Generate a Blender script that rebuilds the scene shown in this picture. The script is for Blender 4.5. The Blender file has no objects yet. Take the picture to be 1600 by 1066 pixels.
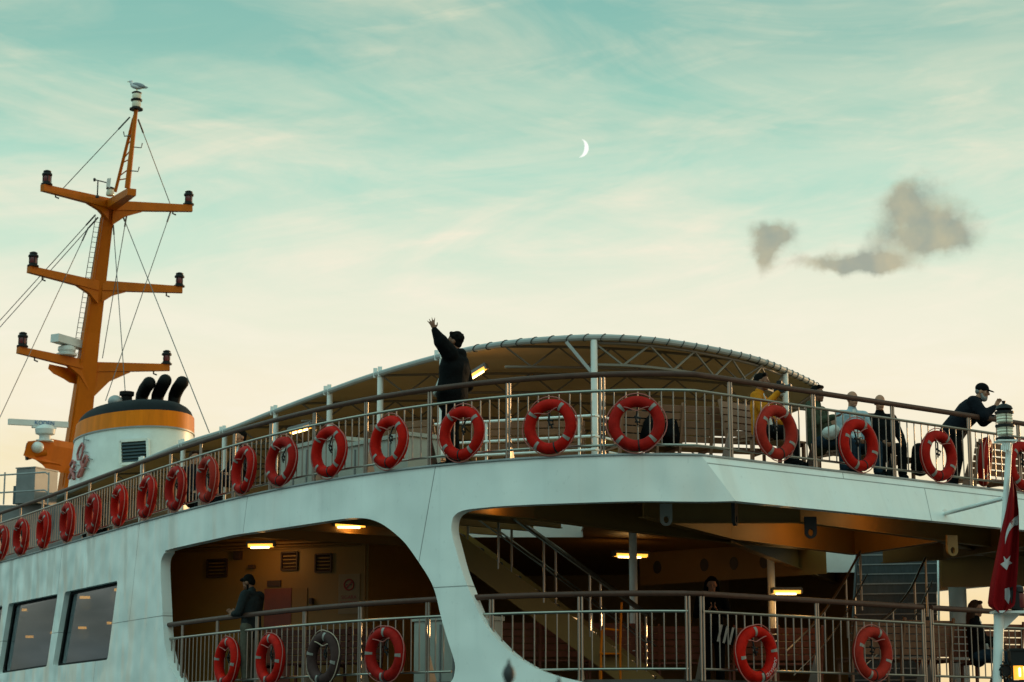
import bpy, bmesh, math, random
import numpy as np
from mathutils import Vector, Matrix, Euler
random.seed(7); np.random.seed(7)
R = math.radians
SC = bpy.context.scene
COL = SC.collection

# ------------------------------------------------------------------ camera
F = 3200.0                      # focal length in photo pixels (moon disc = 28.5 px = 0.51 degrees)
HOR = 1160.0                    # photo row of the horizon
P = math.atan((HOR - 533.0) / F)
cam_d = bpy.data.cameras.new("camera")
cam_d.sensor_width = 36.0
cam_d.lens = F / 1600.0 * 36.0
cam_d.clip_start = 0.5
cam_d.clip_end = 6000.0
cam_d.dof.use_dof = True
cam_d.dof.focus_distance = 29.0
cam_d.dof.aperture_fstop = 3.5
cam = bpy.data.objects.new("camera", cam_d)
COL.objects.link(cam)
cam.location = (0, 0, 0)
cam.rotation_euler = (R(90) + P, 0, 0)
SC.camera = cam
SC.view_settings.view_transform = 'Standard'
SC.view_settings.look = 'None'
SC.view_settings.exposure = 0.0
SC.view_settings.gamma = 1.0

def lin(c):
    c = c / 255.0
    return c / 12.92 if c <= 0.04045 else ((c + 0.055) / 1.055) ** 2.4
def srgb(r, g, b, k=1.0):
    return (lin(r) * k, lin(g) * k, lin(b) * k, 1.0)

def ray(x, y):
    u = (x - 800.0) / F; v = -(y - 533.0) / F
    return Vector((u, math.cos(P) - v * math.sin(P), math.sin(P) + v * math.cos(P)))
def atY(x, y, Y):
    r = ray(x, y); return r * (Y / r.y)
def atZ(x, y, z):
    r = ray(x, y); return r * (z / r.z)
def azel(x, y):
    r = ray(x, y).normalized(); return math.atan2(r.x, r.y), math.asin(r.z)

# ------------------------------------------------------------------ world
SUN_AZ, SUN_EL = R(42), R(5)     # azimuth to the right of the view axis
W = bpy.data.worlds.new("World"); SC.world = W; W.use_nodes = True
nt = W.node_tree; nt.nodes.clear()
def N(kind, **kw):
    n = nt.nodes.new(kind)
    for k, v in kw.items(): setattr(n, k, v)
    return n
def L(a, b): nt.links.new(a, b)
def mth(op, a, b=None, c=None, clamp=False):
    n = N('ShaderNodeMath', operation=op); n.use_clamp = clamp
    for i, v in enumerate((a, b, c)):
        if v is None: continue
        if isinstance(v, (int, float)): n.inputs[i].default_value = v
        else: L(v, n.inputs[i])
    return n.outputs[0]
def ramp(fac, stops, interp='EASE'):
    n = N('ShaderNodeValToRGB'); cr = n.color_ramp; cr.interpolation = interp
    while len(cr.elements) > 1: cr.elements.remove(cr.elements[-1])
    cr.elements[0].position = stops[0][0]; cr.elements[0].color = stops[0][1]
    for p, c in stops[1:]:
        e = cr.elements.new(p); e.color = c
    L(fac, n.inputs[0]); return n.outputs[0]
def mix(f, a, b, mode='MIX'):
    n = N('ShaderNodeMix', data_type='RGBA', blend_type=mode)
    if isinstance(f, (int, float)): n.inputs[0].default_value = f
    else: L(f, n.inputs[0])
    for i, v in ((6, a), (7, b)):
        if isinstance(v, tuple): n.inputs[i].default_value = v
        else: L(v, n.inputs[i])
    return n.outputs[2]
def noise(vec, scale, detail=5.0, rough=0.55, dist=0.0):
    n = N('ShaderNodeTexNoise'); n.inputs['Scale'].default_value = scale; n.inputs['Detail'].default_value = detail
    n.inputs['Roughness'].default_value = rough; n.inputs['Distortion'].default_value = dist; L(vec, n.inputs['Vector']); return n.outputs[0]
def comb(a, b, c=0.0):
    n = N('ShaderNodeCombineXYZ')
    for i, v in enumerate((a, b, c)):
        if isinstance(v, (int, float)): n.inputs[i].default_value = v
        else: L(v, n.inputs[i])
    return n.outputs[0]
tc = N('ShaderNodeTexCoord'); sep = N('ShaderNodeSeparateXYZ'); L(tc.outputs['Generated'], sep.inputs[0])
sx, sy, sz = sep.outputs
el = mth('ARCSINE', sz); az = mth('ARCTAN2', sx, sy)
# gradient on elevation: 0..90 degrees mapped with a square root so that the low sky has room
t = mth('POWER', mth('MAXIMUM', mth('DIVIDE', el, math.pi / 2), 0.0), 0.5)
def T(deg): return math.sqrt(deg / 90.0)
front = ramp(t, [(0.0, srgb(252, 216, 150)), (T(3.0), srgb(252, 220, 158)), (T(7.0), srgb(250, 234, 191)), (T(9.5), srgb(251, 241, 213)),
                 (T(11.7), srgb(239, 241, 218)), (T(13.6), srgb(210, 234, 212)), (T(15.5), srgb(184, 224, 204)), (T(17.5), srgb(160, 209, 191)),
                 (T(19.5), srgb(140, 193, 180)), (T(22), srgb(122, 180, 172)), (T(42), srgb(112, 178, 176)), (1.0, srgb(110, 170, 172))])
back = ramp(t, [(0.0, srgb(44, 54, 54)), (T(7), srgb(50, 64, 64)), (T(13), srgb(88, 122, 120)), (T(22), srgb(176, 222, 208)), (T(50), srgb(186, 236, 222)), (1.0, srgb(150, 210, 204))])
# blend front (towards the glow) to back on the horizontal angle from the sun side
ca = mth('ADD', mth('MULTIPLY', sx, math.sin(R(45))), mth('MULTIPLY', sy, math.cos(R(45))))
fb = mth('SMOOTH_MIN', mth('ADD', mth('MULTIPLY', ca, 2.0), 0.10, clamp=True), 1.0, 0.1)
low = mth('MULTIPLY', mth('SUBTRACT', noise(comb(mth('MULTIPLY', az, 3.0), mth('MULTIPLY', el, 7.0), 3.1), 1.0, 5.0, 0.55), 0.42), 5.0, clamp=True)
back = mix(mth('MULTIPLY', low, mth('SUBTRACT', 1.0, mth('MULTIPLY', el, 3.0), clamp=True)), back, srgb(112, 126, 130))
back = mix(1.0, back, (1.36, 1.64, 1.84, 1), 'MULTIPLY')      # high sky behind the viewer
sky = mix(fb, back, front)
# warmth growing towards the sun side on the right, low down
glow = mth('MULTIPLY', mth('POWER', mth('MAXIMUM', mth('ADD', mth('MULTIPLY', sx, math.sin(SUN_AZ)), mth('MULTIPLY', sy, math.cos(SUN_AZ))), 0.0), 6.0),
           mth('SUBTRACT', 1.0, mth('MULTIPLY', el, 3.2), clamp=True))
sky = mix(mth('MULTIPLY', glow, 0.42), sky, (1.02, 0.87, 0.64, 1))
# the afterglow spreads round to the right hand side of the viewer
side = mth('POWER', mth('MAXIMUM', mth('ADD', mth('MULTIPLY', sx, math.sin(R(112))), mth('MULTIPLY', sy, math.cos(R(112)))), 0.0), 3.0)
sky = mix(mth('MULTIPLY', side, 0.9, clamp=True), sky, mix(1.0, sky, (0.62, 0.30, 0.10, 1), 'ADD'))
# thin high cirrus
v1 = comb(mth('MULTIPLY', az, 5.0), mth('ADD', mth('MULTIPLY', el, 20.0), mth('MULTIPLY', az, 2.6)), 1.7)
v2 = comb(mth('MULTIPLY', az, 11.0), mth('ADD', mth('MULTIPLY', el, 60.0), mth('MULTIPLY', az, -7.0)), 5.2)
c1 = mth('MULTIPLY', mth('SUBTRACT', noise(v1, 1.0, 6.0, 0.62, 0.7), 0.38), 3.4, clamp=True)
c2 = mth('MULTIPLY', mth('SUBTRACT', noise(v2, 1.0, 6.0, 0.62, 0.9), 0.50), 3.5, clamp=True)
up = mth('MULTIPLY', mth('SUBTRACT', el, 0.02), 12.0, clamp=True)
v3 = comb(mth('MULTIPLY', az, 8.0), mth('ADD', mth('MULTIPLY', el, 36.0), mth('MULTIPLY', az, -5.0)), 9.4)
midb = mth('POWER', 2.718, mth('MULTIPLY', mth('POWER', mth('DIVIDE', mth('SUBTRACT', el, R(14.2)), R(3.4)), 2.0), -1.0))
c3 = mth('MULTIPLY', mth('MULTIPLY', mth('SUBTRACT', noise(v3, 1.0, 7.0, 0.6, 1.0), 0.42), 4.0, clamp=True), midb)
a1_, e1_ = azel(688, 372); da = mth('SUBTRACT', az, a1_); de = mth('SUBTRACT', mth('SUBTRACT', el, e1_), mth('MULTIPLY', da, 0.16))
sk = mth('POWER', 2.718, mth('MULTIPLY', mth('ADD', mth('POWER', mth('DIVIDE', da, 0.017), 2.0), mth('POWER', mth('DIVIDE', de, 0.0022), 2.0)), -1.0))
sk = mth('MULTIPLY', sk, mth('ADD', c2, 0.45))
cir = mth('MULTIPLY', mth('ADD', mth('ADD', mth('MULTIPLY', c1, 0.56), mth('MULTIPLY', mth('MULTIPLY', c2, mth('ADD', c1, 0.3)), 0.42)), mth('ADD', mth('MULTIPLY', sk, 0.8), mth('MULTIPLY', c3, 0.55))), up, clamp=True)
sky = mix(cir, sky, mix(mth('MULTIPLY', mth('SUBTRACT', el, 0.18), 5.5, clamp=True), srgb(254, 246, 226), srgb(224, 226, 198)))
# the small taupe cumulus in the right of the sky
wn = N('ShaderNodeTexNoise'); wn.inputs['Scale'].default_value = 38.0; wn.inputs['Detail'].default_value = 5.0; wn.inputs['Roughness'].default_value = 0.6
L(comb(az, el), wn.inputs['Vector'])
sp = N('ShaderNodeSeparateColor'); L(wn.outputs['Color'], sp.inputs[0])
aw = mth('ADD', az, mth('MULTIPLY', mth('SUBTRACT', sp.outputs[0], 0.5), 0.024))
ew = mth('ADD', el, mth('MULTIPLY', mth('SUBTRACT', sp.outputs[1], 0.5), 0.020))
acc = None
for (bx, by, rx, ry, wgt) in [(1452, 338, 66, 42, 1.0), (1415, 312, 30, 26, 0.8), (1490, 368, 42, 26, 0.8), (1425, 372, 60, 22, 0.7),
                              (1345, 402, 50, 21, 0.95), (1298, 417, 60, 14, 1.0), (1375, 412, 55, 16, 0.75), (1206, 371, 33, 25, 1.5), (1197, 402, 20, 22, 1.1)]:
    a0, e0 = azel(bx, by)
    dx = mth('DIVIDE', mth('SUBTRACT', aw, a0), rx / F); dy = mth('DIVIDE', mth('SUBTRACT', ew, e0), ry / F)
    g = mth('MULTIPLY', mth('POWER', 2.718, mth('MULTIPLY', mth('ADD', mth('MULTIPLY', dx, dx), mth('MULTIPLY', dy, dy)), -1.0)), wgt)
    acc = g if acc is None else mth('ADD', acc, g)
fine = noise(comb(az, el), 80.0, 7.0, 0.58)
dens = mth('SUBTRACT', mth('ADD', acc, mth('MULTIPLY', mth('SUBTRACT', fine, 0.5), 0.95)), 0.24)
dens = mth('MULTIPLY', mth('SMOOTH_MAX', dens, 0.0, 0.16), 1.25, clamp=True)
shade = noise(comb(az, el), 60.0, 3.0, 0.5)
ccol = mix(mth('MULTIPLY', mth('SUBTRACT', shade, 0.35), 3.0, clamp=True), srgb(146, 152, 140), srgb(184, 174, 144))
sky = mix(mth('MULTIPLY', dens, 0.82), sky, ccol)
nish = N('ShaderNodeTexSky', sky_type='NISHITA'); nish.sun_disc = False; nish.sun_elevation = SUN_EL; nish.sun_rotation = SUN_AZ
bg1 = N('ShaderNodeBackground'); bg1.inputs[1].default_value = 0.05; L(nish.outputs[0], bg1.inputs[0])
bg2 = N('ShaderNodeBackground'); bg2.inputs[1].default_value = 1.0; L(sky, bg2.inputs[0])
ms = N('ShaderNodeMixShader'); ms.inputs[0].default_value = 0.97; L(bg1.outputs[0], ms.inputs[1]); L(bg2.outputs[0], ms.inputs[2])
wo = N('ShaderNodeOutputWorld'); L(ms.outputs[0], wo.inputs[0])

# ------------------------------------------------------------------ sun (low, behind the ship on the right)
sd = bpy.data.lights.new("sun", 'SUN'); sd.energy = 1.7; sd.angle = R(0.8); sd.color = (1.0, 0.60, 0.27)
so = bpy.data.objects.new("sun", sd); COL.objects.link(so)
sdir = Vector((math.sin(SUN_AZ) * math.cos(SUN_EL), math.cos(SUN_AZ) * math.cos(SUN_EL), math.sin(SUN_EL)))
so.rotation_euler = sdir.to_track_quat('Z', 'Y').to_euler()
so.location = sdir * 200

# ------------------------------------------------------------------ materials
M = {}
def mat(name, col, rough=0.5, metal=0.0, var=0.0, vscale=3.0, bump=0.0, bscale=20.0, emit=None, estr=0.0, spec=0.5, stretch=None, sss=0.0, coat=0.0):
    m = bpy.data.materials.new(name); m.use_nodes = True; t = m.node_tree; b = t.nodes['Principled BSDF']
    b.inputs['Base Color'].default_value = col; b.inputs['Roughness'].default_value = rough; b.inputs['Metallic'].default_value = metal
    b.inputs['Specular IOR Level'].default_value = spec
    if coat: b.inputs['Coat Weight'].default_value = coat; b.inputs['Coat Roughness'].default_value = 0.15
    if emit: b.inputs['Emission Color'].default_value = emit; b.inputs['Emission Strength'].default_value = estr
    if var or bump:
        tc = t.nodes.new('ShaderNodeTexCoord'); mp = t.nodes.new('ShaderNodeMapping'); t.links.new(tc.outputs['Object'], mp.inputs[0])
        if stretch: mp.inputs['Scale'].default_value = stretch
    if var:
        n = t.nodes.new('ShaderNodeTexNoise'); n.inputs['Scale'].default_value = vscale; n.inputs['Detail'].default_value = 6; n.inputs['Roughness'].default_value = 0.65
        t.links.new(mp.outputs[0], n.inputs['Vector'])
        mr = t.nodes.new('ShaderNodeMapRange'); mr.inputs[1].default_value = 0.3; mr.inputs[2].default_value = 0.7; mr.inputs[3].default_value = 1 - var; mr.inputs[4].default_value = 1 + var * 0.6
        t.links.new(n.outputs[0], mr.inputs[0])
        mx = t.nodes.new('ShaderNodeMix'); mx.data_type = 'RGBA'; mx.blend_type = 'MULTIPLY'; mx.inputs[0].default_value = 1
        mx.inputs[6].default_value = col; t.links.new(mr.outputs[0], mx.inputs[7]); t.links.new(mx.outputs[2], b.inputs['Base Color'])
    if bump:
        n2 = t.nodes.new('ShaderNodeTexNoise'); n2.inputs['Scale'].default_value = bscale; n2.inputs['Detail'].default_value = 4
        t.links.new(mp.outputs[0], n2.inputs['Vector'])
        bp = t.nodes.new('ShaderNodeBump'); bp.inputs['Strength'].default_value = 1.0; bp.inputs['Distance'].default_value = bump
        t.links.new(n2.outputs[0], bp.inputs['Height']); t.links.new(bp.outputs[0], b.inputs['Normal'])
    M[name] = m; return m

def hull_paint():
    """white gloss ship paint: welded panel seams, faint run stains and the long vertical ripples of thin plating"""
    m = bpy.data.materials.new("hull_paint"); m.use_nodes = True; t = m.node_tree; b = t.nodes['Principled BSDF']
    b.inputs['Roughness'].default_value = 0.30
    uv = t.nodes.new('ShaderNodeUVMap'); uv.uv_map = "plate"
    def nz(scale, detail, st):
        mp = t.nodes.new('ShaderNodeMapping'); mp.inputs['Scale'].default_value = st; t.links.new(uv.outputs[0], mp.inputs[0])
        n = t.nodes.new('ShaderNodeTexNoise'); n.inputs['Scale'].default_value = scale; n.inputs['Detail'].default_value = detail; t.links.new(mp.outputs[0], n.inputs['Vector']); return n.outputs[0]
    def mr(s, a, b_, c, d):
        n = t.nodes.new('ShaderNodeMapRange'); n.inputs[1].default_value = a; n.inputs[2].default_value = b_; n.inputs[3].default_value = c; n.inputs[4].default_value = d; t.links.new(s, n.inputs[0]); return n.outputs[0]
    def mm(op, a, b_):
        n = t.nodes.new('ShaderNodeMath'); n.operation = op
        for i, v in enumerate((a, b_)):
            if isinstance(v, (int, float)): n.inputs[i].default_value = v
            else: t.links.new(v, n.inputs[i])
        return n.outputs[0]
    skew = t.nodes.new('ShaderNodeSeparateXYZ'); t.links.new(uv.outputs[0], skew.inputs[0])
    cx = t.nodes.new('ShaderNodeCombineXYZ')
    t.links.new(mm('SUBTRACT', skew.outputs[0], mm('MULTIPLY', skew.outputs[1], 0.22)), cx.inputs[0]); t.links.new(skew.outputs[1], cx.inputs[1])
    br = t.nodes.new('ShaderNodeTexBrick'); t.links.new(cx.outputs[0], br.inputs['Vector'])
    br.offset = 0.37; br.inputs['Scale'].default_value = 1.0; br.inputs['Brick Width'].default_value = 4.6; br.inputs['Row Height'].default_value = 2.05
    br.inputs['Mortar Size'].default_value = 0.007; br.inputs['Mortar Smooth'].default_value = 0.3
    seam = br.outputs['Fac']
    st = mr(nz(1.0, 6, (9.0, 0.35, 1)), 0.56, 0.8, 1.0, 0.93)
    bl = mr(nz(1.0, 6, (1.1, 1.1, 1)), 0.3, 0.75, 1.02, 0.93)
    gr = mr(nz(14.0, 5, (1.0, 0.6, 1)), 0.62, 0.8, 1.0, 0.86)
    k = mm('MULTIPLY', mm('MULTIPLY', mm('MULTIPLY', st, bl), gr), mm('SUBTRACT', 1.0, mm('MULTIPLY', seam, 0.55)))
    mx = t.nodes.new('ShaderNodeMix'); mx.data_type = 'RGBA'; mx.blend_type = 'MULTIPLY'; mx.inputs[0].default_value = 1; mx.inputs[6].default_value = (0.82, 0.84, 0.80, 1)
    t.links.new(k, mx.inputs[7]); t.links.new(mx.outputs[2], b.inputs['Base Color'])
    amp = mr(skew.outputs[0], -30, -8.5, 1.0, 0.22)            # plating is more buckled forward
    rip = mm('MULTIPLY', mm('ADD', nz(1.0, 1, (1.7, 0.38, 1)), mm('MULTIPLY', nz(1.0, 2, (0.8, 0.7, 1)), 0.7)), amp)
    h = mm('SUBTRACT', rip, mm('MULTIPLY', seam, 0.15))
    bp = t.nodes.new('ShaderNodeBump'); bp.inputs['Strength'].default_value = 1.0; bp.inputs['Distance'].default_value = 0.6
    t.links.new(h, bp.inputs['Height']); t.links.new(bp.outputs[0], b.inputs['Normal'])
    M['hull'] = m
hull_paint()
mat('white', (0.76, 0.78, 0.75, 1), 0.4, var=0.10, vscale=2.0, bump=0.004, bscale=6)
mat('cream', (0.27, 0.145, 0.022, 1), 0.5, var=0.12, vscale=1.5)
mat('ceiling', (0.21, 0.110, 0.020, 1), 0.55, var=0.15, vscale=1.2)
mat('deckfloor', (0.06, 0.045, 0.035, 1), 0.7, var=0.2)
mat('steel', (0.31, 0.275, 0.235, 1), 0.30, metal=1.0, var=0.10, vscale=8)
mat('galv', (0.30, 0.31, 0.31, 1), 0.5, metal=0.4, var=0.15)
mat('wood', (0.075, 0.030, 0.018, 1), 0.5, spec=0.3, var=0.30, vscale=5, bump=0.003, bscale=30)
mat('slat', (0.23, 0.105, 0.055, 1), 0.5, var=0.3, vscale=4)
mat('darkslat', (0.26, 0.085, 0.045, 1), 0.5, var=0.3, vscale=4)
mat('black', (0.008, 0.008, 0.008, 1), 0.5, spec=0.25, var=0.2)
mat('rubber', (0.006, 0.006, 0.006, 1), 0.7, spec=0.15)
mat('funnelblack', (0.010, 0.012, 0.014, 1), 0.7, spec=0.12, var=0.35, vscale=1.5)
mat('orange', (0.54, 0.122, 0.001, 1), 0.5, spec=0.18, var=0.16, vscale=2.0, stretch=(1, 1, 0.3))
mat('band', (0.78, 0.185, 0.002, 1), 0.5, spec=0.15, var=0.22, vscale=1.4, stretch=(3, 3, 0.5))
mat('buoyred', (0.41, 0.0065, 0.002, 1), 0.55, spec=0.06, var=0.36, vscale=7, bump=0.004, bscale=12)
mat('buoyfaded', (0.36, 0.022, 0.012, 1), 0.65, spec=0.1, var=0.32, vscale=6, bump=0.005, bscale=14)
mat('buoygrey', (0.060, 0.032, 0.029, 1), 0.75, spec=0.08, var=0.35, vscale=6, bump=0.006, bscale=14)
def vary(name, amount):
    t = M[name].node_tree; b = t.nodes['Principled BSDF']; src = b.inputs['Base Color'].links[0].from_socket
    oi = t.nodes.new('ShaderNodeObjectInfo'); hs = t.nodes.new('ShaderNodeHueSaturation'); mr = t.nodes.new('ShaderNodeMapRange'); mr.inputs[3].default_value = 1 - amount; mr.inputs[4].default_value = 1 + amount * .5
    t.links.new(oi.outputs['Random'], mr.inputs[0]); t.links.new(mr.outputs[0], hs.inputs['Value']); t.links.new(src, hs.inputs['Color'])
    m2 = t.nodes.new('ShaderNodeMapRange'); m2.inputs[3].default_value = 0.98; m2.inputs[4].default_value = 1.0; t.links.new(oi.outputs['Random'], m2.inputs[0]); t.links.new(m2.outputs[0], hs.inputs['Saturation']); t.links.new(hs.outputs[0], b.inputs['Base Color'])
vary('buoyred', 0.30)
mat('tape', (0.22, 0.195, 0.17, 1), 0.35, var=0.25, vscale=18)
mat('rope', (0.42, 0.30, 0.22, 1), 0.8)
mat('redrope', (0.40, 0.12, 0.10, 1), 0.8)
mat('fabric', (0.54, 0.41, 0.23, 1), 0.75, var=0.14, vscale=1.0, bump=0.006, bscale=3)
mat('rimfabric', (0.34, 0.35, 0.34, 1), 0.6, var=0.1)
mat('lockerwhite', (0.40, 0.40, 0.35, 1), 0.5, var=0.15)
mat('lace', (0.03, 0.03, 0.03, 1), 0.7)
mat('radarwhite', (0.66, 0.66, 0.63, 1), 0.4, var=0.1)
mat('cabinet', (0.21, 0.215, 0.215, 1), 0.4, metal=0.3, var=0.22, vscale=1.6)
mat('blue', (0.02, 0.12, 0.30, 1), 0.5)
mat('pinkred', (0.42, 0.13, 0.12, 1), 0.6, var=0.2)
mat('louvre', (0.055, 0.085, 0.10, 1), 0.5)
mat('lampglass', (0.9, 0.6, 0.25, 1), 0.4, emit=(1.0, 0.44, 0.05, 1), estr=1.7)
mat('lampcore', (1, 0.8, 0.5, 1), 0.4, emit=(1.0, 0.72, 0.28, 1), estr=6.0)
mat('amber', (0.9, 0.5, 0.1, 1), 0.3, emit=(1.0, 0.36, 0.03, 1), estr=1.5)
mat('redlens', (0.12, 0.006, 0.006, 1), 0.15)
mat('clearlens', (0.74, 0.66, 0.50, 1), 0.12, coat=0.5)
mat('flagred', (0.22, 0.004, 0.006, 1), 0.85, spec=0.1, var=0.15, vscale=4)
mat('flagwhite', (0.50, 0.47, 0.47, 1), 0.75)
mat('wire', (0.06, 0.06, 0.055, 1), 0.5)
mat('iron', (0.02, 0.02, 0.022, 1), 0.6)
mat('stairgrey', (0.045, 0.055, 0.06, 1), 0.45, var=0.35, vscale=5, stretch=(6, 1, 1))
mat('sign', (0.26, 0.18, 0.08, 1), 0.5)
mat('signred', (0.30, 0.03, 0.02, 1), 0.5)
mat('signblack', (0.03, 0.02, 0.015, 1), 0.5)
mat('darkgrille', (0.05, 0.025, 0.015, 1), 0.6)
mat('doorred', (0.20, 0.045, 0.02, 1), 0.5, var=0.2)
mat('gullwhite', (0.66, 0.68, 0.70, 1), 0.7)
mat('gullgrey', (0.26, 0.29, 0.32, 1), 0.7)
mat('gullyellow', (0.5, 0.3, 0.05, 1), 0.6)
mat('quaystone', (0.24, 0.23, 0.21, 1), 0.85, var=0.25)
mat('railpale', (0.50, 0.50, 0.48, 1), 0.35, metal=0.3)
mat('trussgrey', (0.17, 0.15, 0.12, 1), 0.5)
mat('redwood', (0.085, 0.022, 0.012, 1), 0.6, var=0.3, spec=0.2)
mat('moon', (0, 0, 0, 1), 0.9, emit=(0.98, 1.0, 0.95, 1), estr=1.05)
def skinmat(name, col): mat(name, col, 0.6, spec=0.25, var=0.10, vscale=12)
skinmat('skin', (0.38, 0.175, 0.105, 1)); skinmat('skindark', (0.19, 0.080, 0.045, 1))
def cloth(name, col): mat(name, col, 0.9, var=0.25, vscale=7, bump=0.03, bscale=9, spec=0.08)
for n_, c_ in dict(c_black=(0.005, 0.0055, 0.006, 1), c_navy=(0.008, 0.010, 0.014, 1), c_grey=(0.022, 0.026, 0.027, 1), c_yellow=(0.50, 0.170, 0.010, 1),
                   c_green=(0.045, 0.055, 0.034, 1), c_lblue=(0.33, 0.42, 0.46, 1), c_jeans=(0.018, 0.036, 0.055, 1), c_white=(0.62, 0.62, 0.58, 1),
                   c_olive=(0.09, 0.08, 0.06, 1), hair=(0.006, 0.005, 0.004, 1), c_hat=(0.005, 0.005, 0.006, 1), beard=(0.26, 0.25, 0.24, 1),
                   hairbrown=(0.045, 0.022, 0.014, 1)).items(): cloth(n_, c_)

def water_mat():
    m = bpy.data.materials.new("water"); m.use_nodes = True; t = m.node_tree; b = t.nodes['Principled BSDF']
    b.inputs['Base Color'].default_value = (0.012, 0.035, 0.04, 1); b.inputs['Roughness'].default_value = 0.12
    tc = t.nodes.new('ShaderNodeTexCoord'); n = t.nodes.new('ShaderNodeTexNoise'); n.inputs['Scale'].default_value = 0.9; n.inputs['Detail'].default_value = 5
    t.links.new(tc.outputs['Object'], n.inputs['Vector']); bp = t.nodes.new('ShaderNodeBump'); bp.inputs['Distance'].default_value = 0.25
    t.links.new(n.outputs[0], bp.inputs['Height']); t.links.new(bp.outputs[0], b.inputs['Normal']); M['water'] = m
water_mat()
def pane_mat():
    m = bpy.data.materials.new("pane"); m.use_nodes = True; t = m.node_tree; t.nodes.clear()
    o = t.nodes.new('ShaderNodeOutputMaterial'); g = t.nodes.new('ShaderNodeBsdfGlossy'); g.inputs['Roughness'].default_value = 0.03; g.inputs['Color'].default_value = (0.74, 0.84, 0.92, 1)
    tr = t.nodes.new('ShaderNodeBsdfTransparent'); tr.inputs['Color'].default_value = (0.70, 0.72, 0.72, 1)
    fr = t.nodes.new('ShaderNodeLayerWeight'); fr.inputs[0].default_value = 0.5
    pw = t.nodes.new('ShaderNodeMath'); pw.operation = 'POWER'; pw.inputs[1].default_value = 3.0; t.links.new(fr.outputs['Facing'], pw.inputs[0])
    ad = t.nodes.new('ShaderNodeMath'); ad.operation = 'MULTIPLY_ADD'; ad.use_clamp = True; ad.inputs[1].default_value = 0.85; ad.inputs[2].default_value = 0.06; t.links.new(pw.outputs[0], ad.inputs[0])
    mx = t.nodes.new('ShaderNodeMixShader'); t.links.new(ad.outputs[0], mx.inputs[0]); t.links.new(tr.outputs[0], mx.inputs[1]); t.links.new(g.outputs[0], mx.inputs[2])
    t.links.new(mx.outputs[0], o.inputs[0]); M['pane'] = m
pane_mat()

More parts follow.
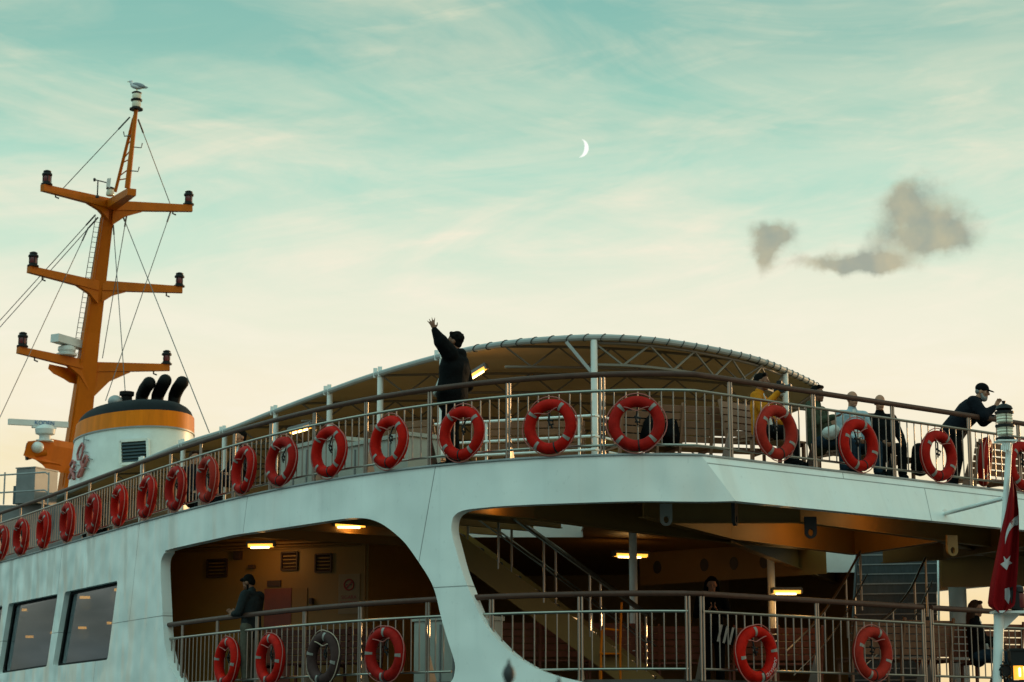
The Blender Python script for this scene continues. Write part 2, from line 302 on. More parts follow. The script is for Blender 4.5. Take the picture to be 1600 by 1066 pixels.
# ------------------------------------------------------------------ mesh builder
def basis(d, side=None):
    d = d.normalized()
    up = side if side is not None else (Vector((0, 0, 1)) if abs(d.z) < 0.95 else Vector((1, 0, 0)))
    a = up - d * up.dot(d)
    if a.length < 1e-6: a = Vector((1, 0, 0)) - d * d.x
    a.normalize(); b = d.cross(a); return a, b
class MB:
    def __init__(s): s.v = []; s.f = []; s.mi = []; s.m = 0
    def use(s, i): s.m = i; return s
    def add(s, vs, fs):
        o = len(s.v); s.v += [tuple(x) for x in vs]
        for f in fs: s.f.append([i + o for i in f]); s.mi.append(s.m)
    def box(s, c, sx, sy, sz, rot=None):
        c = Vector(c); vs = []
        for z in (-1, 1):
            for x, y in ((-1, -1), (1, -1), (1, 1), (-1, 1)):
                q = Vector((x * sx / 2, y * sy / 2, z * sz / 2)); vs.append(c + (rot @ q if rot else q))
        s.add(vs, [(3, 2, 1, 0), (4, 5, 6, 7), (0, 1, 5, 4), (1, 2, 6, 5), (2, 3, 7, 6), (3, 0, 4, 7)]); return s
    def bar(s, p0, p1, w, h, up=Vector((0, 0, 1))):
        p0 = Vector(p0); p1 = Vector(p1); a, b = basis(p1 - p0, up)
        vs = [p + a * (i * h / 2) + b * (j * w / 2) for p in (p0, p1) for i, j in ((-1, -1), (-1, 1), (1, 1), (1, -1))]
        s.add(vs, [(3, 2, 1, 0), (4, 5, 6, 7), (0, 1, 5, 4), (1, 2, 6, 5), (2, 3, 7, 6), (3, 0, 4, 7)]); return s
    def taper(s, p0, p1, w0, h0, w1, h1, up=Vector((0, 0, 1))):
        p0 = Vector(p0); p1 = Vector(p1); a, b = basis(p1 - p0, up)
        vs = [p + a * (i * h / 2) + b * (j * w / 2) for p, w, h in ((p0, w0, h0), (p1, w1, h1)) for i, j in ((-1, -1), (-1, 1), (1, 1), (1, -1))]
        s.add(vs, [(3, 2, 1, 0), (4, 5, 6, 7), (0, 1, 5, 4), (1, 2, 6, 5), (2, 3, 7, 6), (3, 0, 4, 7)]); return s
    def tube(s, pts, r, n=8, closed=False, r1=None, side=None, squash=1.0):
        pts = [Vector(p) for p in pts]; k = len(pts); rings = []
        a = None
        for i, p in enumerate(pts):
            if closed: d = pts[(i + 1) % k] - pts[i - 1]
            else: d = (pts[min(i + 1, k - 1)] - pts[max(i - 1, 0)])
            d.normalize()
            if a is None: a, b = basis(d, side)
            else:
                a = a - d * a.dot(d); a.normalize(); b = d.cross(a)
            rr = r if r1 is None else r + (r1 - r) * i / (k - 1)
            if isinstance(r, (list, tuple)): rr = r[i]
            rings.append([p + a * (math.cos(q) * rr * squash) + b * (math.sin(q) * rr) for q in (2 * math.pi * j / n for j in range(n))])
        vs = [x for g in rings for x in g]; fs = []
        for i in range(k if closed else k - 1):
            i2 = (i + 1) % k
            for j in range(n): fs.append((i * n + j, i * n + (j + 1) % n, i2 * n + (j + 1) % n, i2 * n + j))
        if not closed: fs.append(tuple(range(n - 1, -1, -1))); fs.append(tuple((k - 1) * n + j for j in range(n)))
        s.add(vs, fs); return s
    def prism(s, poly, vec):
        vec = Vector(vec); poly = [Vector(p) for p in poly]; n = len(poly)
        s.add(poly + [p + vec for p in poly], [tuple(range(n - 1, -1, -1)), tuple(range(n, 2 * n))] + [(i, (i + 1) % n, n + (i + 1) % n, n + i) for i in range(n)]); return s
    def hexa(s, v8):
        s.add(v8, [(3, 2, 1, 0), (4, 5, 6, 7), (0, 1, 5, 4), (1, 2, 6, 5), (2, 3, 7, 6), (3, 0, 4, 7)]); return s
    def ell(s, c, rx, ry, rz, rot=None, n=16, m=10):
        c = Vector(c); vs = [Vector((0, 0, -1))]
        for i in range(1, m):
            th = math.pi * i / m
            for j in range(n):
                q = 2 * math.pi * j / n; vs.append(Vector((math.sin(th) * math.cos(q), math.sin(th) * math.sin(q), -math.cos(th))))
        vs.append(Vector((0, 0, 1)))
        out = []
        for q in vs:
            q = Vector((q.x * rx, q.y * ry, q.z * rz)); out.append(c + (rot @ q if rot else q))
        fs = [(0, 1 + (j + 1) % n, 1 + j) for j in range(n)]
        for i in range(m - 2):
            for j in range(n): fs.append((1 + i * n + j, 1 + i * n + (j + 1) % n, 1 + (i + 1) * n + (j + 1) % n, 1 + (i + 1) * n + j))
        l = len(vs) - 1; fs += [(1 + (m - 2) * n + j, 1 + (m - 2) * n + (j + 1) % n, l) for j in range(n)]
        s.add(out, fs); return s
    def cap(s, p0, p1, r0, r1=None, side=None, squash=1.0, n=12):
        """tapered capsule, optionally flattened across SIDE"""
        p0 = Vector(p0); p1 = Vector(p1); r1 = r0 if r1 is None else r1; d = p1 - p0
        if d.length < 1e-5: d = Vector((0, 0, 1e-4))
        dn = d.normalized(); pts = []; rs = []
        for q in (-85, -60, -30, 0): pts.append(p0 + dn * (r0 * math.sin(R(q)) * min(1, squash + .2))); rs.append(r0 * math.cos(R(q)))
        for q in (0, 30, 60, 85): pts.append(p1 + dn * (r1 * math.sin(R(q)) * min(1, squash + .2))); rs.append(r1 * math.cos(R(q)))
        a, b = basis(dn, side); vs = []
        for p, r in zip(pts, rs):
            for j in range(n):
                q = 2 * math.pi * j / n; vs.append(p + a * (math.cos(q) * r) + b * (math.sin(q) * r * squash))
        k = len(pts); fs = [tuple(range(n - 1, -1, -1)), tuple((k - 1) * n + j for j in range(n))]
        for i in range(k - 1):
            for j in range(n): fs.append((i * n + j, i * n + (j + 1) % n, (i + 1) * n + (j + 1) % n, (i + 1) * n + j))
        s.add(vs, fs); return s
    def lathe(s, prof, o=(0, 0, 0), rot=None, n=16):
        o = Vector(o); vs = []
        for r, z in prof:
            for j in range(n):
                q = Vector((math.cos(2 * math.pi * j / n) * r, math.sin(2 * math.pi * j / n) * r, z)); vs.append(o + (rot @ q if rot else q))
        k = len(prof); fs = [tuple(range(n - 1, -1, -1)), tuple((k - 1) * n + j for j in range(n))]
        for i in range(k - 1):
            for j in range(n): fs.append((i * n + j, i * n + (j + 1) % n, (i + 1) * n + (j + 1) % n, (i + 1) * n + j))
        s.add(vs, fs); return s
    def build(s, name, mats, parent=None, smooth=35, local=False, label=None):
        if not isinstance(mats, (list, tuple)): mats = [mats]
        me = bpy.data.meshes.new(name)
        if local: org = Vector((0, 0, 0))
        else:
            a = np.array(s.v); org = Vector((a.min(0) + a.max(0)) / 2)
        me.from_pydata([tuple(Vector(v) - org) for v in s.v], [], s.f)
        for m in mats: me.materials.append(M[m])
        me.polygons.foreach_set('material_index', s.mi)
        bm = bmesh.new(); bm.from_mesh(me); bmesh.ops.recalc_face_normals(bm, faces=bm.faces); bm.to_mesh(me); bm.free()
        finish(me, smooth)
        return link(name, me, parent, org, local, label)
def finish(me, smooth=35):
    if smooth:
        me.polygons.foreach_set('use_smooth', [True] * len(me.polygons)); me.set_sharp_from_angle(angle=R(smooth))
    me.update()
ORG = {}
def link(name, me, parent=None, org=Vector((0, 0, 0)), local=False, label=None):
    o = bpy.data.objects.new(name, me); COL.objects.link(o)
    if parent is not None:
        o.parent = parent
        o.location = org if local else org - ORG[parent.name]
    else: o.location = org
    ORG[o.name] = Vector(org) if not local else (ORG[parent.name] if parent is not None else Vector((0, 0, 0)))
    if label: o['label'] = label
    return o
def tag(o, label, cat, group=None, kind=None):
    if label: o['label'] = label
    if cat: o['category'] = cat
    if group: o['group'] = group
    if kind: o['kind'] = kind
    return o
def thing(name, label, cat, loc, group=None, rot=None):
    o = bpy.data.objects.new(name, None); COL.objects.link(o); o.location = loc; o.empty_display_size = 0.1
    if rot is not None: o.rotation_euler = rot
    ORG[o.name] = Vector(loc); return tag(o, label, cat, group)
def dup(root, loc, rot, label, group=None):
    r = root.copy(); COL.objects.link(r); r.location = loc; r.rotation_euler = rot; r['label'] = label
    if group: r['group'] = group
    def rec(src, dst):
        for ch in [c for c in bpy.data.objects if c.parent == src]:
            c = ch.copy(); COL.objects.link(c); c.parent = dst; rec(ch, c)
    rec(root, r); ORG[r.name] = Vector(loc)
    return r
def text_mesh(txt, size, depth=0.004):
    cu = bpy.data.curves.new("lettering", 'FONT'); cu.body = txt; cu.size = size; cu.extrude = depth; cu.align_x = 'CENTER'; cu.align_y = 'CENTER'
    o = bpy.data.objects.new("lettering", cu); COL.objects.link(o)
    bpy.context.view_layer.update(); dg = bpy.context.evaluated_depsgraph_get()
    me = bpy.data.meshes.new_from_object(o.evaluated_get(dg)); bpy.data.objects.remove(o); bpy.data.curves.remove(cu)
    return me
# ------------------------------------------------------------------ plan of the ferry's stern (metres, eye at the origin)
ZB = 3.72      # bulwark top / upper deck edge
ZF = 3.11      # underside of the fascia
ZL = 0.80      # lower promenade deck
ZC = 3.46      # deck head (ceiling) over the lower promenade
ZWATER = -2.5
EDGE = [(0, 878), (180, 826.7), (200, 821.5), (283.7, 797.8), (340, 783.8), (394.5, 772.0), (491, 753.0), (571, 740), (671, 727.3), (760, 719.3), (794, 717.0), (900, 711.3), (942, 709.8), (1094, 709.5)]
_c = np.polyfit([(e[0] - 550) / 550 for e in EDGE], [e[1] for e in EDGE], 5)
def edge_y(x): return float(np.polyval(_c, (x - 550) / 550))
class Path:
    def __init__(s, pts):
        s.p = [Vector((p[0], p[1])) for p in pts]; s.s = [0.0]
        for a, b in zip(s.p, s.p[1:]): s.s.append(s.s[-1] + (b - a).length)
        s.len = s.s[-1]
    def at(s, q):
        k = int(np.clip(np.searchsorted(s.s, q) - 1, 0, len(s.p) - 2)); f = (q - s.s[k]) / (s.s[k + 1] - s.s[k]); return s.p[k].lerp(s.p[k + 1], f)
    def tan(s, q, w=0.12): return (s.at(q + w) - s.at(q - w)).normalized()
    def out(s, q, w=0.12): t = s.tan(q, w); return Vector((t.y, -t.x))
    def offset(s, d):
        n = []
        for i, p in enumerate(s.p):
            t = Vector((0, 0)); k = 0
            t0 = (p - s.p[i - 1]).normalized() if i else None; t1 = (s.p[i + 1] - p).normalized() if i < len(s.p) - 1 else None
            if t0 is None: t0 = t1
            if t1 is None: t1 = t0
            m = (t0 + t1).normalized(); cs = max(0.3, m.dot(t1)); n.append(p + Vector((m.y, -m.x)) * (d / cs))
        return Path(n)
    def hit(s, px, py=800):
        """arc position and depth where the photo column PX (at row PY) meets the vertical surface over this path"""
        r = ray(px, py); k = r.x / r.y
        for a, b, q in zip(s.p, s.p[1:], s.s):
            fa = a.x - k * a.y; fb = b.x - k * b.y
            if fa <= 0 < fb or (fa < 0 <= fb):
                f = -fa / (fb - fa); return q + f * (b - a).length, (a.y + f * (b.y - a.y))
        # past the ends: extend straight
        for a, b, q in ((s.p[-2], s.p[-1], s.s[-2]), (s.p[0], s.p[1], 0.0)):
            fa = a.x - k * a.y; fb = b.x - k * b.y; f = -fa / (fb - fa)
            if (f > 1) == (q > 0): return q + f * (b - a).length, a.y + f * (b.y - a.y)
    def pix(s, px, py):
        q, Y = s.hit(px, py); return q, atY(px, py, Y).z
_side = [atZ(x, edge_y(x), ZB).xy for x in range(0, 1095, 8)] + [atZ(1094, edge_y(1094), ZB).xy]
_d0 = (_side[0] - _side[10]).normalized(); _d1 = (_side[-1] - _side[-8]).normalized()
CORNER = _side[-1].copy()
# a gently curving run forward beyond the frame
_fw = [ _side[0] + _d0 * k for k in (24, 18, 12, 8, 5, 3, 1.5)]
SIDE = Path(_fw + _side + [CORNER + _d1 * k for k in (0.3, 0.7)])
SC_ = SIDE.hit(1094, 710)[0]
_T = (atZ(1562, 764.8, ZB).xy - CORNER).normalized()
TRAN = Path([CORNER + _T * k for k in np.arange(0, 13.01, 0.5)])
_PT = TRAN.p[-1]
FWD = Vector((-0.50, 0.866))
PORT = [_PT + FWD * k for k in (0.0, 6, 14, 24, 36)]
def V3(p, z): return Vector((p[0], p[1], z))
OUTLINE = Path(_fw + _side + [CORNER + _T * k for k in np.arange(0.5, 13.01, 0.5)])    # side + transom in one run
S_COR = SC_

ferry = thing('ferry', 'white passenger ferry with an orange mast, banded funnel and arched canopy', 'ferry', (0, 33, ZWATER))

# ---- ruled shell with holes: triangulate in (s, z), slice along s, bend onto the path
def ruled(name, path, outer, holes, thick, material, parent, ds=0.3, uvoff=0.0, smooth=30):
    bm = bmesh.new(); edges = []
    for loop in [outer] + holes:
        vs = [bm.verts.new((a, b, 0)) for a, b in loop]
        for i in range(len(vs)): edges.append(bm.edges.new((vs[i], vs[(i + 1) % len(vs)])))
    bmesh.ops.triangle_fill(bm, edges=edges, use_beauty=True, use_dissolve=False)
    lo = min(a for a, b in outer); hi = max(a for a, b in outer); q = lo + ds
    while q < hi:
        bmesh.ops.bisect_plane(bm, geom=bm.verts[:] + bm.edges[:] + bm.faces[:], plane_co=(q, 0, 0), plane_no=(1, 0, 0)); q += ds
    bmesh.ops.recalc_face_normals(bm, faces=bm.faces)
    front = [(v.co.x, v.co.y) for v in bm.verts]; idx = {v: i for i, v in enumerate(bm.verts)}
    tris = [[idx[v] for v in f.verts] for f in bm.faces]
    bnd = [[idx[v] for v in e.verts] for e in bm.edges if len(e.link_faces) == 1]
    bm.free(); n = len(front)
    def pos(sz, off): p = path.at(sz[0]) - path.out(sz[0]) * off; return (p.x, p.y, sz[1])
    verts = [pos(f, 0.0) for f in front] + [pos(f, thick) for f in front]
    faces = tris + [[i + n for i in reversed(t)] for t in tris] + [[a, b, b + n, a + n] for a, b in bnd]
    me = bpy.data.meshes.new(name); org = Vector((np.array(verts).min(0) + np.array(verts).max(0)) / 2)
    me.from_pydata([tuple(Vector(v) - org) for v in verts], [], faces); me.materials.append(M[material])
    uvl = me.uv_layers.new(name='plate'); uvs = [(f[0] + uvoff, f[1]) for f in front] * 2
    for lp in me.loops: uvl.data[lp.index].uv = uvs[lp.vertex_index]
    bm = bmesh.new(); bm.from_mesh(me); bmesh.ops.recalc_face_normals(bm, faces=bm.faces); bm.to_mesh(me); bm.free()
    finish(me, smooth); return link(name, me, parent, org)
def roundpoly(pts, rad, k=5):
    """round the corners of a small polygon"""
    out = []; n = len(pts)
    for i in range(n):
        p = Vector(pts[i]); a = Vector(pts[i - 1]) - p; b = Vector(pts[(i + 1) % n]) - p
        r = min(rad, a.length * .45, b.length * .45); pa = p + a.normalized() * r; pb = p + b.normalized() * r
        for j in range(k + 1):
            u = j / k; out.append(tuple(pa * (1 - u) ** 2 + p * 2 * u * (1 - u) + pb * u * u))
    return out
def dense(pts, step):
    out = []
    n = len(pts)
    for i in range(n):
        a = Vector(pts[i]); b = Vector(pts[(i + 1) % n]); k = max(1, int((b - a).length / step))
        for j in range(k): out.append(tuple(a.lerp(b, j / k)))
    return out
def smooth_px(pts, k=4):
    """Catmull-Rom through open pixel points"""
    out = []; P_ = [pts[0]] + list(pts) + [pts[-1]]
    for i in range(1, len(P_) - 2):
        p0, p1, p2, p3 = [np.array(P_[j], float) for j in (i - 1, i, i + 1, i + 2)]
        for j in range(k):
            u = j / k; out.append(tuple(0.5 * (2 * p1 + (p2 - p0) * u + (2 * p0 - 5 * p1 + 4 * p2 - p3) * u * u + (3 * p1 - p0 - 3 * p2 + p3) * u ** 3)))
    return out + [tuple(pts[-1])]
OPEN1 = [(365, 836), (430, 826.5), (490, 817.5), (535, 811), (560, 809.5), (578, 811.5), (595, 818), (612, 829.5), (630, 845.5), (642, 860.5), (655, 879.5), (670, 903), (680, 926), (690, 968), (700, 1002), (709, 1030),
         (711, 1045), (707, 1062), (694, 1072), (660, 1080), (560, 1092), (420, 1112), (320, 1118), (295, 1100), (279, 1066), (266, 1042), (259, 1018), (255.5, 985), (253.5, 945), (251.5, 905), (251, 885), (252.5, 873), (258, 863.5), (268, 857.5)]
h1 = [SIDE.pix(x, y) for x, y in smooth_px(OPEN1 + [OPEN1[0]], 3)[:-1]]
EDGE2 = smooth_px([(1150, 783), (1094, 784), (1000, 783.3), (900, 786), (800, 790), (745, 794.5), (727, 797), (715, 801.5), (708, 809), (705.5, 820), (706, 834), (712, 857), (722, 893), (737, 931), (750, 961), (768, 990), (798, 1020), (826, 1038.5), (857, 1052.5), (900, 1063.5), (950, 1073), (1000, 1078)], 3)
outer = [(0.0, ZB)]
q = 0.6
while q < SC_ - 0.2: outer.append((q, ZB)); q += 0.6
outer.append((SC_, ZB))
lowedge = [SIDE.pix(x, y) for x, y in EDGE2]
zlow = lowedge[-1][1]
outer += lowedge + [(SC_ - 0.0, zlow - 0.02), (SC_, ZWATER - 0.6), (0.0, ZWATER - 0.6)]
def win_poly(px, rad=0.09):
    return dense(roundpoly([SIDE.pix(x, y) for x, y in px], rad), 0.25)
WINS = [[(101.5, 925), (184, 907.5), (168, 1031), (82, 1041.5)], [(13.5, 943.5), (90, 928), (73, 1041.5), (-4, 1053)], [(-85, 966), (4, 946), (-12, 1055), (-100, 1069)], [(-190, 990), (-100, 969), (-115, 1074), (-200, 1088)]]
holes = [h1] + [win_poly(w) for w in WINS]
hull = ruled('hull_side', SIDE, outer, holes, 0.17, 'hull', ferry, uvoff=-SC_)
# ---- transom: the fascia leans outwards towards its foot
cb = SIDE.at(lowedge[0][0]); ZFB = lowedge[0][1]
tn = Vector((_T.y, -_T.x))
d_in = (Vector(cb) - CORNER); offs = d_in.dot(tn); al = d_in.dot(_T)
m = MB(); ts = np.arange(0, 13.01, 1.0)
for a, b in zip(ts, ts[1:]):
    A = CORNER + _T * a; B = CORNER + _T * b; A2 = CORNER + _T * (a + al * (1 - a / 13)) + tn * offs; B2 = CORNER + _T * (b + al * (1 - b / 13)) + tn * offs
    i = -tn * 0.17
    m.hexa([V3(A2, ZFB), V3(B2, ZFB), V3(B2 + i, ZFB), V3(A2 + i, ZFB), V3(A, ZB), V3(B, ZB), V3(B + i, ZB), V3(A + i, ZB)])
tf = MB(); tf.v = m.v; keep = []
for j, f in enumerate(m.f):
    k = j // 6; face = j % 6
    if (face == 5 and k > 0) or (face == 3 and k < len(ts) - 2): continue     # no walls inside the plate
    keep.append(f)
tf.f = keep; tf.mi = [0] * len(keep)
tr = tf.build('transom_fascia', 'hull', ferry, 30)
uvl = tr.data.uv_layers.new(name='plate')
for lp in tr.data.loops:
    w = tr.data.vertices[lp.vertex_index].co + ORG[tr.name]; uvl.data[lp.index].uv = ((w.xy - CORNER).dot(_T) + 1.1, w.z + 0.5)
# lower hull across the stern and down the port side, plus the port fascia
low = Path([CORNER + _T * 0.0] + TRAN.p[1:])
ruled('hull_stern', low, [(0.02, zlow), (low.len, zlow), (low.len, ZWATER - 0.6), (0.02, ZWATER - 0.6)], [], 0.17, 'hull', ferry, ds=1.0)
pp = Path(PORT)
ruled('port_fascia', pp, [(0.02, ZB), (pp.len, ZB), (pp.len, 3.0), (0.02, 3.0)], [], 0.15, 'hull', ferry, ds=3.0)
ruled('port_hull', pp, [(0.02, zlow), (pp.len, zlow), (pp.len, ZWATER - 0.6), (0.02, ZWATER - 0.6)], [], 0.17, 'hull', ferry, ds=3.0)
# dark edge strip under the upper rail
m = MB()
for a, b in zip(OUTLINE.p, OUTLINE.p[1:]):
    pass
rimp = OUTLINE.offset(0.012)
m.tube([V3(p, ZB - 0.012) for p in rimp.p], 0.016, 6)
m.build('edge_trim', 'galv', ferry)
# ---- decks
def slab(name, pts, holes, z0, z1, material):
    bm = bmesh.new(); edges = []
    for loop in [pts] + holes:
        vs = [bm.verts.new((a[0], a[1], 0)) for a in loop]
        for i in range(len(vs)): edges.append(bm.edges.new((vs[i], vs[(i + 1) % len(vs)])))
    bmesh.ops.triangle_fill(bm, edges=edges, use_beauty=True)
    idx = {v: i for i, v in enumerate(bm.verts)}; P2 = [(v.co.x, v.co.y) for v in bm.verts]; tri = [[idx[v] for v in f.verts] for f in bm.faces]
    bn = [[idx[v] for v in e.verts] for e in bm.edges if len(e.link_faces) == 1]; bm.free(); n = len(P2)
    m = MB(); m.add([(a, b, z0) for a, b in P2] + [(a, b, z1) for a, b in P2], [list(reversed(t)) for t in tri] + [[i + n for i in t] for t in tri] + [[a, b, b + n, a + n] for a, b in bn])
    return m.build(name, material, ferry, 0)
inner = OUTLINE.offset(-0.172)
deck_poly = [tuple(p) for p in inner.p] + [tuple(p) for p in PORT[1:]]
WELL1 = [(-1.75, 30.4), (1.15, 30.4), (1.15, 33.2), (-1.75, 33.2)]
WELL2 = [(5.2, 34.2), (7.7, 34.2), (7.7, 37.6), (5.2, 37.6)]
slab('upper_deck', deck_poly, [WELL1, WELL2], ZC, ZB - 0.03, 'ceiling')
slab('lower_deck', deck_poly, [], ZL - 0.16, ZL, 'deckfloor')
# coamings of the two stair wells: white plates standing round the openings, lit by the sky above
def coaming(name, loop, z0, z1, far_drop):
    m = MB(); n = len(loop)
    for i in range(n):
        a = Vector(loop[i]); b = Vector(loop[(i + 1) % n]); d = (b - a).normalized(); o = Vector((-d.y, d.x)) * 0.03
        z = far_drop if i == 2 else z0
        m.hexa([V3(a + o, z), V3(b + o, z), V3(b, z), V3(a, z), V3(a + o, z1), V3(b + o, z1), V3(b, z1), V3(a, z1)])
    m.build(name, 'white', ferry, 0)
coaming('stairwell_coaming', WELL1, 3.36, ZB + 0.25, 3.26)
coaming('stairwell_coaming', WELL2, 3.36, ZB + 0.25, 3.05)

# ---- deck girders (pale paint, lit only by the lamps)
def girder(pts, z0=3.06, z1=ZC, w=0.016, flange=0.14):
    m = MB()
    for a, b in zip(pts, pts[1:]):
        m.bar(V3(a, (z0 + z1) / 2 + 0.004), V3(b, (z0 + z1) / 2 + 0.004), w, z1 - z0 - 0.008)
        m.bar(V3(a, z0), V3(b, z0), flange, 0.014)
    return m.build('deck_girder', 'ceiling', ferry, 0)
def gp(x, y, z=3.06): return atZ(x, y, z).xy
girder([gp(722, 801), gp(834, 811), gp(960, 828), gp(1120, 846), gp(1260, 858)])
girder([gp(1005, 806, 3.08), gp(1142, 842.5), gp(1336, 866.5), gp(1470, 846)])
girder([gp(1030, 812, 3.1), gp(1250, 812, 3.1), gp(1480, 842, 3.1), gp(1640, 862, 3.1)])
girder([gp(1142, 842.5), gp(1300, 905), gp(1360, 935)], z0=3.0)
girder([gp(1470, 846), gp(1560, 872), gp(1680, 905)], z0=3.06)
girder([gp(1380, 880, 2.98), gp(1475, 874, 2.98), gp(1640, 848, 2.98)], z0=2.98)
for k in range(6):                      # frames over the covered side deck
    s0 = SIDE.hit(640 - 62 * k, 830)[0]; a = SIDE.at(s0) - SIDE.out(s0) * 0.25; b = a - SIDE.out(s0) * 3.6
    girder([a, b], z0=3.22, flange=0.08)
# perforated girder in the depth of the deck
ga = atY(1000, 900, 38.0).xy; gb = atY(1290, 850, 36.0).xy
m = MB(); m.bar(V3(ga, 3.14), V3(gb, 3.20), 0.02, 0.60)
pg = m.build('deck_girder', 'ceiling', ferry, 0)
dv = (gb - ga).normalized(); nn = Vector((dv.y, -dv.x))
for fx in (0.10, 0.36, 0.52, 0.68):
    c = ga.lerp(gb, fx) + nn * 0.016; m = MB()
    m.prism([V3(c + dv * (0.085 * math.cos(q)), 3.16 + 0.12 * math.sin(q)) for q in np.linspace(0, 2 * math.pi, 17)[:-1]], V3(nn * 0.003, 0))
    m.build('lightening_hole', 'signblack', pg, 0)
# lifting eyes under the deck
def lifting_eye(px, py, Y, material, turn=0.0):
    c = atY(px, py, Y); m = MB(); u = Vector((math.cos(turn), math.sin(turn), 0)); w = Vector((0, 0, 1)); r = 0.085
    ring_o = [(r * math.cos(a), r * math.sin(a)) for a in np.linspace(math.pi, 2 * math.pi, 11)] + [(r, 0.22), (-r, 0.22)]
    ring_i = [(0.036 * math.cos(a), 0.05 * math.sin(a)) for a in np.linspace(math.pi, 3 * math.pi, len(ring_o) + 1)[:-1]]
    th = Vector((-u.y, u.x, 0)) * 0.05; n = len(ring_o)
    # plate with a hole: strips between the rim and the eye
    vo = [c + u * a + w * b for a, b in ring_o]; vi = [c + u * a + w * b for a, b in ring_i]
    vs = vo + vi + [p + th for p in vo] + [p + th for p in vi]; fs = []
    for i in range(n):
        j = (i + 1) % n; fs += [(i, j, n + j, n + i), (2 * n + i, 3 * n + i, 3 * n + j, 2 * n + j), (i, 2 * n + i, 2 * n + j, j), (n + i, n + j, 3 * n + j, 3 * n + i)]
    m.add(vs, fs); m.build('lifting_eye', material, ferry, 0)
lifting_eye(1041, 812, 28.2, 'galv'); lifting_eye(1151, 812, 28.0, 'iron', 1.2); lifting_eye(1267, 832, 28.6, 'iron'); lifting_eye(1489, 860, 29.9, 'ceiling', 0.3)

# ---- inner walls of the lower deck
def wall(name, a, b, z0, z1, material, th=0.08):
    m = MB(); m.bar(V3(a, (z0 + z1) / 2), V3(b, (z0 + z1) / 2), th, z1 - z0); return m.build(name, material, ferry, 0)
wA = atY(235, 900, 36.2).xy; wB = atY(572, 900, 34.6).xy; wC = atY(700, 900, 34.0).xy
WD = (wB - wA).normalized(); WN = Vector((WD.y, -WD.x))
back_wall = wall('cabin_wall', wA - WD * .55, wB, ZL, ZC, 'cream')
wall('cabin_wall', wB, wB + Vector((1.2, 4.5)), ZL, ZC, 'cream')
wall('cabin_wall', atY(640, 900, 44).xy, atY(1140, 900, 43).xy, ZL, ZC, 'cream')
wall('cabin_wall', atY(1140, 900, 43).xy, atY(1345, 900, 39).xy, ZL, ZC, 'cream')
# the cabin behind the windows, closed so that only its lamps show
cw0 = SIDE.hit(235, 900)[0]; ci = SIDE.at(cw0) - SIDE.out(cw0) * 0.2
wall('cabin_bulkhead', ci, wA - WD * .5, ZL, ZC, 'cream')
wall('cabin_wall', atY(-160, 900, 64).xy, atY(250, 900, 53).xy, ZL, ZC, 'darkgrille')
ruled('port_sun_block', pp, [(0.6, 3.0), (5.3, 3.0), (5.3, zlow), (0.6, zlow)], [], 0.15, 'hull', ferry, ds=3.0)  # out-of-view panel added to block the low sun from the lower balusters
ruled('port_sun_block', pp, [(13.0, 3.0), (35.5, 3.0), (35.5, zlow), (13.0, zlow)], [], 0.15, 'hull', ferry, ds=3.0)  # second added sun-blocking panel, further forward on the same side
# fittings on the cabin wall
def on_wall(px, py):
    """point on the front face of the cabin wall under a photo pixel"""
    r = ray(px, py); n = Vector((WN.x, WN.y, 0)); p0 = V3(wA + WN * 0.042, 0); tt = (p0.dot(n)) / r.dot(n); return r * tt
WX = V3(WD, 0); WZ = Vector((0, 0, 1)); WNN = V3(WN, 0)
def wall_box(m, px, py, w, h, d=0.03): 
    c = on_wall(px, py); m.bar(c - WX * (w / 2) + WNN * d / 2, c + WX * (w / 2) + WNN * d / 2, d, h)
for px, py, w in ((340, 888, .38), (453, 877, .30), (506, 880, .30)):
    m = MB(); c = on_wall(px, py); hh = 0.30
    m.bar(c - WX * w / 2 + WZ * hh / 2 + WNN * .02, c + WX * w / 2 + WZ * hh / 2 + WNN * .02, .04, .025); m.bar(c - WX * w / 2 - WZ * hh / 2 + WNN * .02, c + WX * w / 2 - WZ * hh / 2 + WNN * .02, .04, .025)
    for s_ in (-1, 1): m.bar(c + WX * (s_ * w / 2) - WZ * hh / 2 + WNN * .02, c + WX * (s_ * w / 2) + WZ * hh / 2 + WNN * .02, .025, .04, up=WNN)
    for k in range(5):
        z = -hh / 2 + hh * (k + .5) / 5; m.bar(c - WX * (w / 2 - .012) + WZ * z + WNN * .012, c + WX * (w / 2 - .012) + WZ * z + WNN * .012, .05, .012, up=(WZ + WNN * .8).normalized())
    m.build('wall_vent', 'darkgrille', back_wall, 0)
m = MB(); wall_box(m, 434, 1003, .52, 1.80, .035); door = m.build('cabin_door', 'doorred', back_wall, 0)
m = MB(); wall_box(m, 429, 912, .26, .10, .03); m.build('wall_plate', 'darkgrille', back_wall, 0)
m = MB(); wall_box(m, 467, 1003, .30, 1.80, .02); m.build('door_panel', 'cream', back_wall, 0)

for px, py, w_, h_, nm in ((374, 866, .13, .20, 'loudspeaker'), (396, 886, .10, .06, 'wall_socket'), (489, 940, .05, .10, 'wall_socket')):
    m = MB(); wall_box(m, px, py, w_, h_, .10); m.build(nm, 'darkgrille', back_wall, 0)
m = MB()
for k, dz in enumerate((3.36, 3.30, 3.25)): m.tube([V3(wA + WN * (.09 + .05 * k), dz), V3(wB + WN * (.09 + .05 * k), dz)], (.032, .02, .014)[k], 8)
m.build('conduit', 'ceiling', back_wall)
